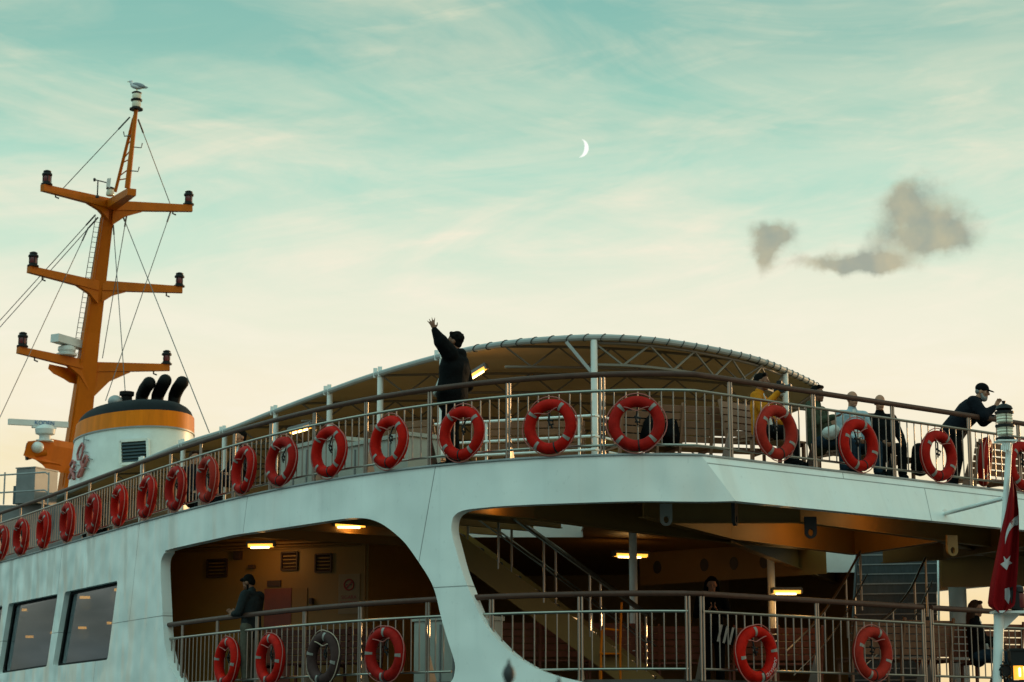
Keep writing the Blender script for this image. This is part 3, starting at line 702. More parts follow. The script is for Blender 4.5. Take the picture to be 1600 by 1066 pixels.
# ---- no smoking notice
c = on_wall(546, 928)
sg = thing('notice_board', 'cream no smoking notice with a red ring on the cabin wall beside the door', 'sign', c)
m = MB(); m.bar(c - WX * .20 + WNN * .012, c + WX * .20 + WNN * .012, .012, .66); m.build('board', 'sign', sg, 0)
m = MB(); cc = c + WZ * .15 + WNN * .024
m.tube([cc + WX * (.088 * math.cos(q)) + WZ * (.088 * math.sin(q)) for q in np.linspace(0, 2 * math.pi, 25)[:-1]], .013, 6, closed=True)
m.bar(cc + WX * .065 + WZ * .065, cc - WX * .065 - WZ * .065, .010, .024, up=(WZ - WX).normalized()); m.build('ban_ring', 'signred', sg)
m = MB(); m.bar(cc - WX * .055 - WNN * .004, cc + WX * .055 - WNN * .004, .006, .018); m.bar(cc + WX * .05 + WZ * .02 - WNN * .004, cc + WX * .06 + WZ * .05 - WNN * .004, .006, .010); m.build('cigarette', 'signblack', sg, 0)
for txt, dz in (("SIGARA", -.06), ("IÇMEYINIZ", -.15)):
    me = text_mesh(txt, .085 if dz > -.1 else .066, .002); mt = Matrix((( WX.x, 0, WNN.x, 0), (WX.y, 0, WNN.y, 0), (0, 1, 0, 0), (0, 0, 0, 1))); me.transform(mt); me.materials.append(M['signred'])
    link('lettering', me, sg, c + WZ * dz + WNN * .021)

# ---- windows of the lower cabin
for w in WINS:
    poly = [SIDE.pix(x, y) for x, y in w]
    def wp(sz, off): p = SIDE.at(sz[0]) - SIDE.out(sz[0]) * off; return Vector((p.x, p.y, sz[1]))
    rp = roundpoly(poly, 0.09); cen = Vector((sum(a for a, b in rp) / len(rp), sum(b for a, b in rp) / len(rp)))
    m = MB(); n = len(rp); ro = [wp(p, 0.10) for p in rp]; ri = [wp(tuple(cen + (Vector(p) - cen) * 0.93), 0.10) for p in rp]; ro2 = [wp(p, 0.165) for p in rp]; ri2 = [wp(tuple(cen + (Vector(p) - cen) * 0.93), 0.165) for p in rp]
    vs = ro + ri + ro2 + ri2; fs = []
    for i in range(n):
        j = (i + 1) % n; fs += [(i, j, n + j, n + i), (2 * n + i, 3 * n + i, 3 * n + j, 2 * n + j), (n + i, n + j, 3 * n + j, 3 * n + i), (i, 2 * n + i, 2 * n + j, j)]
    m.add(vs, fs); wf = m.build('window', 'rubber', ferry, 0)
    m = MB(); g0 = [wp(tuple(cen + (Vector(p) - cen) * 0.95), 0.125) for p in rp]; nv = SIDE.out(cen.x); m.prism(g0, V3(-nv * 0.008, 0)); m.build('pane', 'pane', wf, 0)

# ---- pillars
for px, Y in ((990, 33.0), (1206, 35.5), (1497, 37.0)):
    p = atY(px, 950, Y).xy; m = MB(); m.lathe([(.065 if px < 1400 else .16, ZL), (.065 if px < 1400 else .16, ZC)], (p.x, p.y, 0), n=16); m.lathe([(.14, ZL), (.14, ZL + .03)], (p.x, p.y, 0), n=16); m.build('deck_pillar', 'white', ferry)
# a screen plate under the deck at the far side
m = MB(); a = atY(1470, 900, 35.0); b = atY(1660, 900, 35.6); m.bar(V3(a.xy, 2.84), V3(b.xy, 2.90), .05, .50); m.bar(V3(a.xy, 3.10), V3(b.xy, 3.16), .14, .025); m.build('screen_plate', 'ceiling', ferry, 0)

# ---- stairs
def pipe_rail(m, pts, r=.021): m.tube(pts, r, 8)
A0 = atY(1012, 1075, 30.2); A0.z = ZL; B0 = A0 + Vector((-3.75, 0.75, 2.82))
dirs = (B0 - A0).normalized(); wv = Vector((0.2, 0.95, 0)).normalized() * 0.95
m = MB(); m.bar(A0 - Vector((0, 0, .02)), B0 - Vector((0, 0, .02)), .03, .36, up=Vector((0, 0, 1)))
st = m.build('staircase', 'cream', ferry, 0)
m = MB(); m.bar(A0 + wv, B0 + wv, .03, .36); m.build('stringer', 'cream', st, 0)
for k in range(13):
    c = A0.lerp(B0, (k + .5) / 13) + wv * .5; m = MB(); m.box(c + Vector((0, 0, .05)), .29, .95, .035, Matrix.Rotation(math.atan2(wv.y, wv.x) - math.pi / 2, 3, 'Z')); m.build('tread', 'stairgrey', st, 0)
for sd_, nm in ((Vector((0, 0, 0)), 0), (wv, 1)):
    m = MB(); o1 = Vector((0, 0, 1.02)); o2 = Vector((0, 0, .62))
    pipe_rail(m, [A0 + sd_ + o1, B0 + sd_ + o1], .024); pipe_rail(m, [A0 + sd_ + o2, B0 + sd_ + o2], .014)
    for k in range(6): c = A0.lerp(B0, .04 + .18 * k) + sd_; pipe_rail(m, [c + Vector((0, 0, .1)), c + o1], .02)
    m.build('stair_rail', 'steel', st)
# second flight, seen from its foot: risers with pale nosings
C0 = atY(1395, 1000, 33.2).xy; C1 = atY(1404, 880, 36.8).xy; sdv = (C1 - C0).normalized(); sw = Vector((sdv.y, -sdv.x)) * 0.68
m = MB()
for k in range(14):
    a = C0.lerp(C1, k / 14); b = C0.lerp(C1, (k + 1) / 14); z = ZL + .19 * k
    m.hexa([V3(a - sw, z), V3(a + sw, z), V3(a + sw + sdv * .02, z), V3(a - sw + sdv * .02, z), V3(a - sw, z + .17), V3(a + sw, z + .17), V3(a + sw + sdv * .02, z + .17), V3(a - sw + sdv * .02, z + .17)])
st2 = m.build('staircase', 'stairgrey', ferry, 0)
for k in range(14):
    a = C0.lerp(C1, k / 14); b = C0.lerp(C1, (k + 1) / 14); z = ZL + .19 * (k + 1) - .012; m = MB()
    m.hexa([V3(a - sw - sdv * .012, z - .008), V3(a + sw - sdv * .012, z - .008), V3(b + sw + sdv * .01, z - .008), V3(b - sw + sdv * .01, z - .008), V3(a - sw - sdv * .012, z + .012), V3(a + sw - sdv * .012, z + .012), V3(b + sw + sdv * .01, z + .012), V3(b - sw + sdv * .01, z + .012)]); m.build('tread', 'galv', st2, 0)
for s_ in (-1, 1):
    m = MB(); e = sw * (s_ * 1.04); m.bar(V3(C0 + e, ZL + .1), V3(C1 + e, ZL + 2.72), .03, .30); m.build('stringer', 'white' if s_ > 0 else 'iron', st2, 0)
for pts in ([(1228, 1018, 31.6), (1262, 985, 31.8), (1288, 955, 32.1), (1312, 920, 32.6), (1330, 888, 33.0), (1344, 862, 33.4)], [(1330, 1012, 31.8), (1360, 985, 32.0), (1395, 955, 32.3), (1420, 925, 32.8), (1436, 893, 33.2), (1446, 872, 33.5)]):
    m = MB(); p3 = [atY(*p) for p in smooth_px(pts, 4)]; pipe_rail(m, p3, .020)
    pipe_rail(m, [p + Vector((0.12, .1, -.36)) for p in p3], .012)
    for k in (8, 14, 20): pipe_rail(m, [p3[k] + Vector((0, 0, -.95)), p3[k]], .018)
    m.build('stair_rail', 'steel', st2)

# ------------------------------------------------------------------ rails
RAIL = OUTLINE.offset(-0.10)
def run(path, s0, s1, z, step=0.25):
    n = max(2, int((s1 - s0) / step)); q = list(np.linspace(s0, s1, n + 1))
    if s0 < CS(path) < s1: q.append(CS(path)); q.sort()
    return [V3(path.at(x), z) for x in q]
def CS(path):
    return path.s[len(_fw) + len(_side) - 1]
def railing(label, segs, z0, posts_s, bays, name='deck_railing', hand=1.08, mid=.86, bot=.13, handmat='wood', foot=True):
    m = MB()
    for a, b in segs:
        m.tube(run(RAIL, a, b, z0 + mid), .021, 8); m.tube(run(RAIL, a, b, z0 + bot), .017, 8)
    rl = m.build(name, 'steel', ferry, label=label)
    for a, b in segs:
        m = MB(); m.tube(run(RAIL, a, b, z0 + hand), .036, 10, squash=1.1); m.build('handrail', handmat, rl)
    for q in posts_s:
        p = RAIL.at(q); o = RAIL.out(q, .3); tq = RAIL.tan(q, .3); m = MB()
        for s_ in (-1, 1): m.tube([V3(p + tq * (.022 * s_), z0 - .02), V3(p + tq * (.022 * s_), z0 + hand - .02)], .0175, 8)
        if foot: m.prism([V3(p - o * .03 - tq * .006, z0 - .02), V3(p - o * .20 - tq * .006, z0 - .02), V3(p - o * .05 - tq * .006, z0 + .36)], V3(tq * .012, 0))
        m.build('post', 'steel', rl)
    for a, b in bays:
        n = max(1, int(round((b - a) / .152))); m = MB()
        for k in range(1, n):
            q = a + (b - a) * k / n; p = RAIL.at(q); m.tube([V3(p, z0 + bot), V3(p, z0 + mid)], .0095, 6)
        if m.v: m.build('baluster_panel', 'steel', rl)
    return rl
posts_px = [4, 34.8, 69, 104.4, 141, 181, 222, 266, 313, 365, 422, 490, 571, 671, 794, 942, 1143, 1273.5, 1397.5, 1517]
ps = [RAIL.hit(x, 740)[0] for x in posts_px]; sp0 = ps[1] - ps[0]
ps = [ps[0] - sp0 * k for k in (3, 2, 1)] + ps + [ps[-1] + 1.17 * k for k in (1, 2, 3, 4, 5, 6)]
railing('brown topped steel railing round the upper deck edge', [(ps[0] - 2, ps[-1])], ZB, ps, list(zip(ps, ps[1:])))
a1, b1 = RAIL.hit(258, 980)[0], RAIL.hit(706, 980)[0]
lp1 = [RAIL.hit(x, 1000)[0] for x in (285, 339.5, 401, 475, 562, 668)]
railing('lower deck railing inside the rounded side opening', [(a1, b1)], ZL, lp1, list(zip([a1] + lp1, lp1 + [b1])), hand=1.10, mid=.87)
a2, b2 = RAIL.hit(741, 950)[0], RAIL.hit(1074.5, 950)[0]; c2 = RAIL.hit(1097, 950)[0]; d2 = RAIL.hit(1443, 980)[0]; e2 = RAIL.hit(1456, 980)[0]
lp2 = [RAIL.hit(768, 1000)[0], RAIL.hit(907, 1000)[0], b2]
lp3 = [c2, RAIL.hit(1277.5, 1000)[0], d2]
f2 = e2 + 6; lp4 = [e2, e2 + 1.45, e2 + 2.9, e2 + 4.3]
railing('lower deck railing below the stern overhang', [(a2, b2), (c2, d2), (e2, f2)], ZL, lp2 + lp3 + lp4,
        list(zip([a2] + lp2[:-1], lp2)) + list(zip(lp3, lp3[1:])) + list(zip(lp4, lp4[1:])), hand=1.10, mid=.87)
m = MB(); m.tube([V3(RAIL.at(b2 + (c2 - b2) * k / 3), ZL + 1.10) for k in range(4)], .036, 10); m.build('gate_handrail', 'wood', ferry)
# ------------------------------------------------------------------ setting round the ferry
m = MB(); m.add([(-1500, -1500, ZWATER), (1500, -1500, ZWATER), (1500, 2500, ZWATER), (-1500, 2500, ZWATER)], [(0, 1, 2, 3)]); tag(m.build('water', 'water', None, 0), None, None, kind='structure')
m = MB(); m.box((0, -22.5, -2.4), 120, 65, 1.5); tag(m.build('quay', 'quaystone', None, 0), None, None, kind='structure')

# ------------------------------------------------------------------ canopy over the top deck
ZR = 6.0
RIMPX = [(190, 735), (285, 695), (357, 672), (425, 645), (510, 613), (590, 585), (690, 556.5), (760, 541.5), (840, 532), (928, 527.3), (1000, 530), (1060, 537), (1130, 549.5), (1190, 564.5), (1240, 585), (1275, 602)]
rim = [atZ(x, y, ZR).xy for x, y in smooth_px(RIMPX, 5)]
f0 = (rim[0] - rim[6]).normalized(); fwd = [rim[0] + f0 * k for k in (9, 6, 4, 2)]
aft = [(5.32, 35.5), (5.28, 36.8), (4.9, 38.2), (4.2, 39.8)]; aft = [Vector(a) for a in aft] + [Vector((4.2, 39.8)) + FWD * k for k in (4, 8, 12, 16)]
RIM = Path(fwd + rim + aft)
sa = RIM.hit(1040, 535)[0]
nst, nx = 44, 14; top = []
for i in range(nst + 1):
    u = (i / nst); a = RIM.at(sa * u); b = RIM.at(RIM.len - (RIM.len - sa) * u); w = (b - a).length; row = []
    for j in range(nx + 1):
        q = a.lerp(b, j / nx); row.append(Vector((q.x, q.y, ZR + 0.03 + 0.02 * w * math.sin(math.pi * j / nx))))
    top.append(row)
m = MB(); vs = [p for r_ in top for p in r_]; nn_ = len(vs); vs += [p - Vector((0, 0, .012)) for p in vs]; fs = []
for i in range(nst):
    for j in range(nx):
        k = i * (nx + 1) + j; fs.append((k, k + 1, k + nx + 2, k + nx + 1)); fs.append((nn_ + k, nn_ + k + nx + 1, nn_ + k + nx + 2, nn_ + k + 1))
m.add(vs, fs)
can = m.build('canopy', 'fabric', ferry, 60, label='arched cream awning over the top deck')
m = MB(); m.tube([V3(RIM.at(q), ZR) for q in np.arange(0, RIM.len, .35)], .050, 10); m.build('rim_tube', 'rimfabric', can)
sl0 = RIM.hit(745, 545)[0]; q = sl0; k = 0
while q < RIM.hit(1274, 602)[0] + 1.2:
    p = RIM.at(q); t_ = RIM.tan(q); o = RIM.out(q); m = MB(); c = V3(p, ZR)
    m.tube([c + V3(o, 0) * (.054 * math.cos(a)) + Vector((0, 0, .054 * math.sin(a))) + V3(t_, 0) * (.045 * math.sin(a - .7)) for a in np.linspace(0, 2 * math.pi, 13)[:-1]], .008, 5, closed=True)
    m.build('lace_tie', 'lace', can); q += .27 + .02 * math.sin(k * 1.7); k += 1
def rim_post(px, py, zt=ZR - .04):
    s_ = RIM.hit(px, py)[0]; p = RIM.at(s_) - RIM.out(s_) * .02; m = MB(); m.lathe([(.052, ZB - .02), (.052, zt)], (p.x, p.y, 0), n=12); m.lathe([(.11, ZB - .03), (.11, ZB)], (p.x, p.y, 0), n=12)
    m.build('canopy_post', 'white', can); return s_, p
for px, py in ((222, 721), (285, 695), (350, 674), (430, 643), (514, 611.5), (593, 584), (690, 556.5), (928, 527.3), (1228, 579)):
    s_, p = rim_post(px, py)
    if px < 700:
        for d in (-.14, .02):
            c = V3(RIM.at(s_ + d), ZR + .03); m = MB(); m.box(c, .07, .09, .16); m.build('clamp', 'white', can)
    if px == 928:
        m = MB(); o = RIM.tan(s_); m.bar(V3(p, 5.42), V3(p - o * .42, ZR - .06), .04, .05); m.build('brace', 'rimfabric', can)
def truss(pts_top, depth, r=.026, n_per=1.0, name='truss'):
    m = MB(); tp = Path([p.xy for p in pts_top]); z = [p.z for p in pts_top]
    def zt(q): return float(np.interp(q, tp.s, z))
    n = max(3, int(tp.len / .42)); lo_ = []; hi_ = []
    for k in range(n + 1):
        q = tp.len * k / n; hi_.append(V3(tp.at(q), zt(q))); lo_.append(V3(tp.at(q), zt(q) - depth))
    m.tube(lo_, r, 6); m.tube(hi_, r, 6)
    for k in range(n): m.tube([lo_[k] if k % 2 else hi_[k], hi_[k + 1] if k % 2 else lo_[k + 1]], r * .7, 6)
    m.build(name, 'trussgrey', can)
s1_, s2_ = RIM.hit(928, 527)[0], RIM.hit(1228, 579)[0]
truss([V3(RIM.at(q) - RIM.out(q) * .06, ZR - .07) for q in np.linspace(s1_, s2_, 12)], .34)
for u in (0.30, 0.45, 0.58, 0.70, 0.81, 0.91):
    i = u * nst; r_ = top[int(i)]; truss([p - Vector((0, 0, .07)) for p in r_], .32, .022)
# conduits and hooks under the awning
for px, py in ((300, 690), (640, 569)): pass
# inner white guard rail on the top deck
m = MB()
for z in (4.66, 4.36, 4.16): m.tube([atY(585, 650, 30.6).xy.to_3d() + Vector((0, 0, z)), atY(930, 680, 29.4).xy.to_3d() + Vector((0, 0, z)), atY(985, 680, 30.2).xy.to_3d() + Vector((0, 0, z))], .02, 8)
for px, Y in ((600, 30.55), (760, 30.0), (905, 29.5)): p = atY(px, 680, Y).xy; m.tube([V3(p, ZB), V3(p, 4.66)], .02, 8)
m.build('guard_rail', 'white', ferry, label='white guard rail inside the top deck')
# trunk casing behind the rail, small camera dome
# ------------------------------------------------------------------ mast
def A(x, y, Y): return atY(x, y, Y)
AB = Vector((0.87, 0.49, 0)).normalized()
base, mid_, head = A(111, 770, 61.6), A(142.5, 520, 60.9), A(169.5, 325, 60.2)
m = MB(); m.taper(base, mid_, .66, .66, .44, .44, up=AB); m.taper(mid_, head, .44, .44, .30, .30, up=AB)
m.bar(A(98, 760, 61.3), A(160, 335, 59.95), .05, .05, up=AB)
mast = m.build('mast', 'orange', ferry, 20, label='tall raked orange signal mast with three pairs of yardarms')
def arm(p0, p1, h0, h1, gus, name='yardarm'):
    m = MB(); m.taper(p0, p1, .20, h0, .16, h1)
    d = (p1 - p0).normalized(); lo_ = Vector((0, 0, -h0 / 2)); w_ = d.cross(Vector((0, 0, 1))).normalized() * .07
    for a, b in zip(gus, gus[1:]): pass
    m.prism([p0 + lo_ - w_, p0 + lo_ + d * gus[0] - w_, p0 + lo_ + d * (gus[0] * .45) + Vector((0, 0, -gus[1] * .35)) - w_, p0 + lo_ + Vector((0, 0, -gus[1])) - w_], w_ * 2)
    m.build(name, 'orange', mast, 20)
arms = [(A(168, 318, 60.0), A(66, 293.5, 57.9), (.8, .35)), (A(176, 322, 60.1), A(300, 326, 61.0), (.9, .45)),
        (A(152, 447, 60.5), A(44.5, 421, 58.6), (.75, .4)), (A(160, 447, 60.6), A(285, 453, 61.2), (.7, .35)),
        (A(138, 572, 61.0), A(28, 547, 59.2), (.75, .6)), (A(146, 574, 61.1), A(265, 574.5, 61.7), (1.1, .8))]
for p0, p1, g in arms: arm(p0, p1, .30, .20, g)
# aft bracket carrying the topmast
m = MB(); m.taper(A(172, 322, 60.1), A(206, 300, 57.9), .34, .26, .26, .2); m.build('topmast_bracket', 'orange', mast, 20)
tb, tt = A(199, 294, 58.2), A(212.5, 172, 58.0); b2_, t2_ = A(180, 300, 58.9), A(208.5, 186, 58.1)
m = MB(); m.tube([tb, tt], .085, 10, r1=.06); m.tube([b2_, t2_], .05, 8); m.tube([tt - Vector((0, 0, .03)), t2_], .04, 6)
for k in range(1, 8): m.tube([tb.lerp(tt, k / 8), b2_.lerp(t2_, (k + (.35 if k % 2 else -.2)) / 8.3)], .02, 5)
tm = m.build('topmast', 'orange', mast)
for px, py, sg_ in ((206, 212, -1), (209, 230, 1), (204, 267, 1)):
    m = MB(); c = A(px, py, 58.1); m.tube([c, c + Vector((.22 * sg_, 0, -.02)), c + Vector((.25 * sg_, 0, .12))], .018, 5); m.build('hook', 'wire', mast)
# ladder up the fore side
m = MB(); l0, l1 = A(121, 560, 61.0), A(157, 340, 60.1); off = Vector((.13, .09, 0)); m.tube([l0, l1], .011, 5); m.tube([l0 - off, l1 - off], .011, 5)
for k in range(28): p = l0.lerp(l1, k / 28); m.tube([p, p - off], .008, 5)
m.build('ladder', 'iron', mast)
# stays
for a, b in (((203, 183, 58.1), (99, 294, 58.5)), ((216, 187, 58.1), (267, 322, 60.8)), ((149, 336, 59.9), (-40, 545, 64)), ((153, 340, 59.9), (-40, 556, 64)), ((138, 356, 59.9), (-30, 716, 57)),
             ((192, 338, 60.3), (327, 676, 47)), ((267, 330, 60.8), (165, 626, 56.2)), ((177, 352, 60.3), (196, 618, 55)), ((199, 330, 60.3), (160, 560, 60))):
    m = MB(); p, q_ = A(*a), A(*b); m.tube([p, q_], .013, 5); d = (q_ - p).normalized()
    m.tube([p, p + d * .5], .026, 6); m.build('stay', 'wire', mast)
# brackets under the yards
for px, py, Y in ((87, 305, 58.4), (270, 331, 60.9), (66, 434, 59), (260, 459, 61.1), (54, 560, 59.6), (240, 581, 61.6)):
    m = MB(); c = A(px, py, Y); m.tube([c + Vector((0, 0, .1)), c + Vector((0, 0, -.06)), c + Vector((.1, 0, -.1))], .025, 6); m.build('halyard_block', 'iron', mast)
# radar platform low on the mast
m = MB(); w_ = Vector((.25, .43, 0))
pl = [A(62, 693, 59.6), A(98, 689, 60.4), A(104, 700, 60.5), A(92, 738, 60.6), A(84, 729, 60.4), A(74, 722, 60.0), A(55, 715, 59.6)]
m.prism([p - w_ for p in pl], w_ * 2); m.build('radar_platform', 'orange', mast, 20)
m = MB(); pl = [A(86, 571, 60.3), A(106, 575, 60.9), A(117, 600, 61.0), A(108, 594, 60.9), A(92, 586, 60.5), A(84, 578, 60.3)]; m.prism([p - w_ * .5 for p in pl], w_); m.build('radar_platform', 'orange', mast, 20)
# ------------------------------------------------------------------ things on the mast
def nav_lamp(loc, label, first=[None]):
    if first[0] is None:
        t = thing('navigation_lamp', label, 'lamp', loc, 'dark navigation lamps on the yardarm ends')
        m = MB(); m.lathe([(.17, 0), (.17, .04), (.12, .07), (.12, .1)], n=14); m.lathe([(.15, .29), (.15, .34), (.11, .38), (.12, .42), (.06, .45)], n=14)
        for k in range(4): q = k * math.pi / 2 + .4; m.tube([(.12 * math.cos(q), .12 * math.sin(q), .08), (.12 * math.cos(q), .12 * math.sin(q), .32)], .014, 5)
        m.build('housing', 'black', t, local=True)
        m = MB(); m.lathe([(.10, .08), (.115, .19), (.10, .30)], n=14); m.build('lens', 'redlens', t, local=True); first[0] = t; return t
    return dup(first[0], loc, (0, 0, random.random()), label)
for (px, py, Y), lab in zip(((73, 290, 58.05), (294.5, 321, 61.0), (51.5, 417.5, 58.7), (280, 449, 61.2), (35, 543, 59.3), (260, 570.5, 61.7)),
        ('dark lamp on the left end of the topmost yardarm', 'dark lamp on the right end of the topmost yardarm', 'dark lamp on the left end of the middle yardarm', 'dark lamp on the right end of the middle yardarm',
         'dark lamp on the left end of the lowest yardarm, beside the upper radar', 'dark lamp on the right end of the lowest yardarm, above the funnel pipes')):
    nav_lamp(A(px, py, Y) + Vector((0, 0, .01)), lab)
c = A(212.8, 172, 58.0); t = thing('masthead_lamp', 'two tier clear masthead lamp under the perched gull', 'lamp', c)
m = MB(); m.lathe([(.20, 0), (.20, .04), (.13, .07), (.13, .09)], c, n=14); m.lathe([(.16, .27), (.17, .29), (.17, .32), (.14, .34)], c, n=14); m.lathe([(.14, .50), (.15, .53), (.10, .56)], c, n=14); m.build('housing', 'black', t)
for z in (.09, .34): m = MB(); m.lathe([(.125, z), (.14, z + .08), (.125, z + .18 - (.02 if z > .2 else 0))], c, n=14); m.build('lens', 'clearlens', t)
c = A(172, 306, 59.4); t = thing('anchor_lamp', 'small clear lamp with black cap between the wind vane and the topmast', 'lamp', c)
m = MB(); m.lathe([(.11, 0), (.13, .05), (.10, .2)], c, n=12); m.build('lens', 'clearlens', t); m = MB(); m.lathe([(.12, .2), (.13, .24), (.06, .27)], c, n=12); m.build('cap', 'black', t)
c = A(152, 309, 59.2); t = thing('wind_vane', 'wind vane with a pale tail plate on the topmost yard', 'wind vane', c)
m = MB(); m.tube([c, c + Vector((0, 0, .52))], .02, 6); m.lathe([(.06, 0), (.05, .07)], c, n=10); m.build('stem', 'iron', t)
m = MB(); h_ = c + Vector((0, 0, .52)); m.tube([h_ + Vector((-.1, -.02, .03)), h_ + Vector((.3, .02, -.06))], .018, 6); m.lathe([(.03, -.02), (.045, .05), (.02, .08)], h_ + Vector((-.1, -.02, 0)), n=8); m.build('arrow', 'iron', t)
m = MB(); m.prism([h_ + Vector((.27, 0, .07)), h_ + Vector((.38, .02, .09)), h_ + Vector((.36, .02, -.22)), h_ + Vector((.25, 0, -.18))], Vector((.01, -.02, 0))); m.build('tail_plate', 'radarwhite', t)
# radars
c = A(70, 690, 59.7); t = thing('radar_scanner', 'long white radar bar on the low orange platform beside the funnel', 'radar', c)
m = MB(); m.lathe([(.26, 0), (.26, .04), (.17, .06), (.17, .18), (.28, .22), (.30, .36), (.22, .46), (.1, .5)], c, n=18); m.build('pedestal', 'radarwhite', t)
a_, b_ = A(13, 659, 59.4), A(106, 664, 60.2); m = MB(); m.bar(a_, b_, .13, .17); m.bar(a_.lerp(b_, .4) - Vector((0, 0, .12)), a_.lerp(b_, .8) - Vector((0, 0, .12)), .16, .05); rb = m.build('scanner_bar', 'radarwhite', t, 0)
me = text_mesh('KODEN', .17, .004); ax = (b_ - a_).normalized(); ay = Vector((0, 0, 1)); ay = (ay - ax * ay.dot(ax)).normalized(); az_ = ax.cross(ay)
me.transform(Matrix(((ax.x, ay.x, az_.x, 0), (ax.y, ay.y, az_.y, 0), (ax.z, ay.z, az_.z, 0), (0, 0, 0, 1)))); me.materials.append(M['blue'])
link('lettering', me, rb, A(71, 662, 59.9) + Vector((0, -.10, 0)) * 1.0)
c = A(104, 556, 60.4); t = thing('radar_scanner', 'white radar seen end on above the lowest left yardarm', 'radar', c)
m = MB(); m.lathe([(.30, 0), (.31, .05), (.22, .09), (.27, .16), (.26, .26), (.12, .32)], c, n=18); m.build('pedestal', 'radarwhite', t)
m = MB(); m.bar(c + Vector((-.28, -.45, .46)), c + Vector((.32, .55, .42)), .32, .24); m.build('scanner_bar', 'radarwhite', t, 0)
c = A(46, 706, 59.6); t = thing('searchlight', 'black faced round searchlight at the tip of the low orange platform', 'searchlight', c)
rot = Vector((-.9, -.35, .0)).to_track_quat('Z', 'Y').to_matrix(); m = MB(); m.lathe([(.10, -.5), (.20, -.1), (.24, 0), (.24, .05)], c, rot, 18); m.build('barrel', 'orange', t); m = MB(); m.lathe([(.25, .03), (.26, .09), (.22, .1)], c, rot, 18); m.build('face', 'black', t)
c = A(58, 699, 59.5); m = MB(); m.ell(c, .20, .2, .17); tag(m.build('satellite_dome', 'radarwhite'), 'small white dome beside the black faced searchlight', 'antenna')

# ------------------------------------------------------------------ funnel
FC = A(208, 700, 55.0).xy; FA = Vector((0.5, -0.866)); FB = Vector((0.866, 0.5))
zb0, zb1, zc1 = 8.06, 8.50, 8.92
def frad(z): return 1.0 + (8.1 - z) * .035 if z < 8.1 else 1.0 - (z - 8.1) * .05
def fpt(th, z, k=1.0):
    la, lb = 2.55, 1.42; s = frad(z) * k; c = FC + FA * ((z - 8.1) * .13)
    return V3(c + FA * (la * s * math.cos(th)) + FB * (lb * s * math.sin(th)), z)
def fring(m, levels, n=40):
    vs = [fpt(2 * math.pi * j / n, z, k) for z, k in levels for j in range(n)]; fs = [tuple(range(n - 1, -1, -1)), tuple((len(levels) - 1) * n + j for j in range(n))]
    for i in range(len(levels) - 1):
        for j in range(n): fs.append((i * n + j, i * n + (j + 1) % n, (i + 1) * n + (j + 1) % n, (i + 1) * n + j))
    m.add(vs, fs)
m = MB(); fring(m, [(3.7, 1), (5, 1), (6, 1), (7, 1), (zb0, 1)]); fun = m.build('funnel', 'white', ferry, 40, label='white ferry funnel with an orange band and black top')
m = MB(); fring(m, [(zb0, 1.012), (zb0 + .3, 1.012), (zb1, 1.012)]); m.build('painted_band', 'band', fun, 40)
m = MB(); fring(m, [(zb0 - .02, 1.02), (zb0 + .02, 1.02)]); m.build('band_rim', 'galv', fun, 40)
m = MB(); fring(m, [(zb1 + .002, 1.0), (zb1 + .14, .97), (zb1 + .25, .91), (zb1 + .34, .82), (zc1 - .03, .70), (zc1, .55)]); m.build('funnel_top', 'funnelblack', fun, 40)
def fhit(px, py, k=1.0):
    z = 7.0
    for _ in range(6):
        best = None; r = ray(px, py); kk = r.x / r.y
        for th in np.linspace(-math.pi, math.pi, 721):
            p = fpt(th, z, k); e = abs(p.x - kk * p.y)
            if e < .03 and (best is None or p.y < best[1]): best = (th, p.y, e)
        if best is None: break
        z = atY(px, py, best[1]).z
    return fpt(best[0], z, k) if best else atY(px, py, 54)
# exhaust pipes
for px, tipx, tipy in ((220, 233, 599), (244.5, 258, 595), (271, 284.5, 598)):
    m = MB(); b0 = A(px, 632, 55); pts = [b0 + Vector((0, 0, -.3)), b0, A(px + 2, 618, 55), A(px + 7, 607, 54.8), A(tipx, tipy, 54.5)]
    m.tube([p for p in pts], [.165, .165, .175, .18, .18], 16); m.ell(pts[-1], .18, .18, .18, n=16); m.build('exhaust_pipe', 'rubber', fun)
m = MB(); c = A(197.5, 632, 54.6); m.lathe([(.15, -.1), (.15, .22), (.2, .24), (.2, .34)], c, n=14); m.build('vent_pipe', 'rubber', fun)
m = MB(); m.ell(A(180, 628, 54.4), .2, .2, .18); m.build('vent_cowl', 'galv', fun)
# louvre
c4 = [fhit(x, y) for x, y in ((194, 692), (238, 689), (232, 722), (187, 722))]; nrm = (c4[1] - c4[0]).cross(c4[3] - c4[0]).normalized()
if nrm.y > 0: nrm = -nrm
ctr = sum(c4, Vector()) / 4 + nrm * .10; ux = (c4[1] - c4[0]).normalized(); uz = nrm.cross(ux); uz = uz if uz.z > 0 else -uz
m = MB(); hw, hh = .38, .30
for s_ in (-1, 1): m.bar(ctr + ux * (s_ * hw) - uz * hh, ctr + ux * (s_ * hw) + uz * hh, .12, .07, up=ux); m.bar(ctr - ux * hw + uz * (s_ * hh), ctr + ux * hw + uz * (s_ * hh), .12, .07, up=uz)
lv = m.build('louvre_frame', 'white', fun, 0)
m = MB()
for k in range(6): z = -hh + .05 + (2 * hh - .08) * (k + .5) / 6; m.bar(ctr - ux * .35 + uz * z, ctr + ux * .35 + uz * z, .13, .02, up=(uz + nrm * .9).normalized())
m.bar(ctr - ux * .36 - nrm * .05, ctr + ux * .36 - nrm * .05, .02, 2 * hh - .06, up=uz); m.build('louvre', 'louvre', fun, 0)
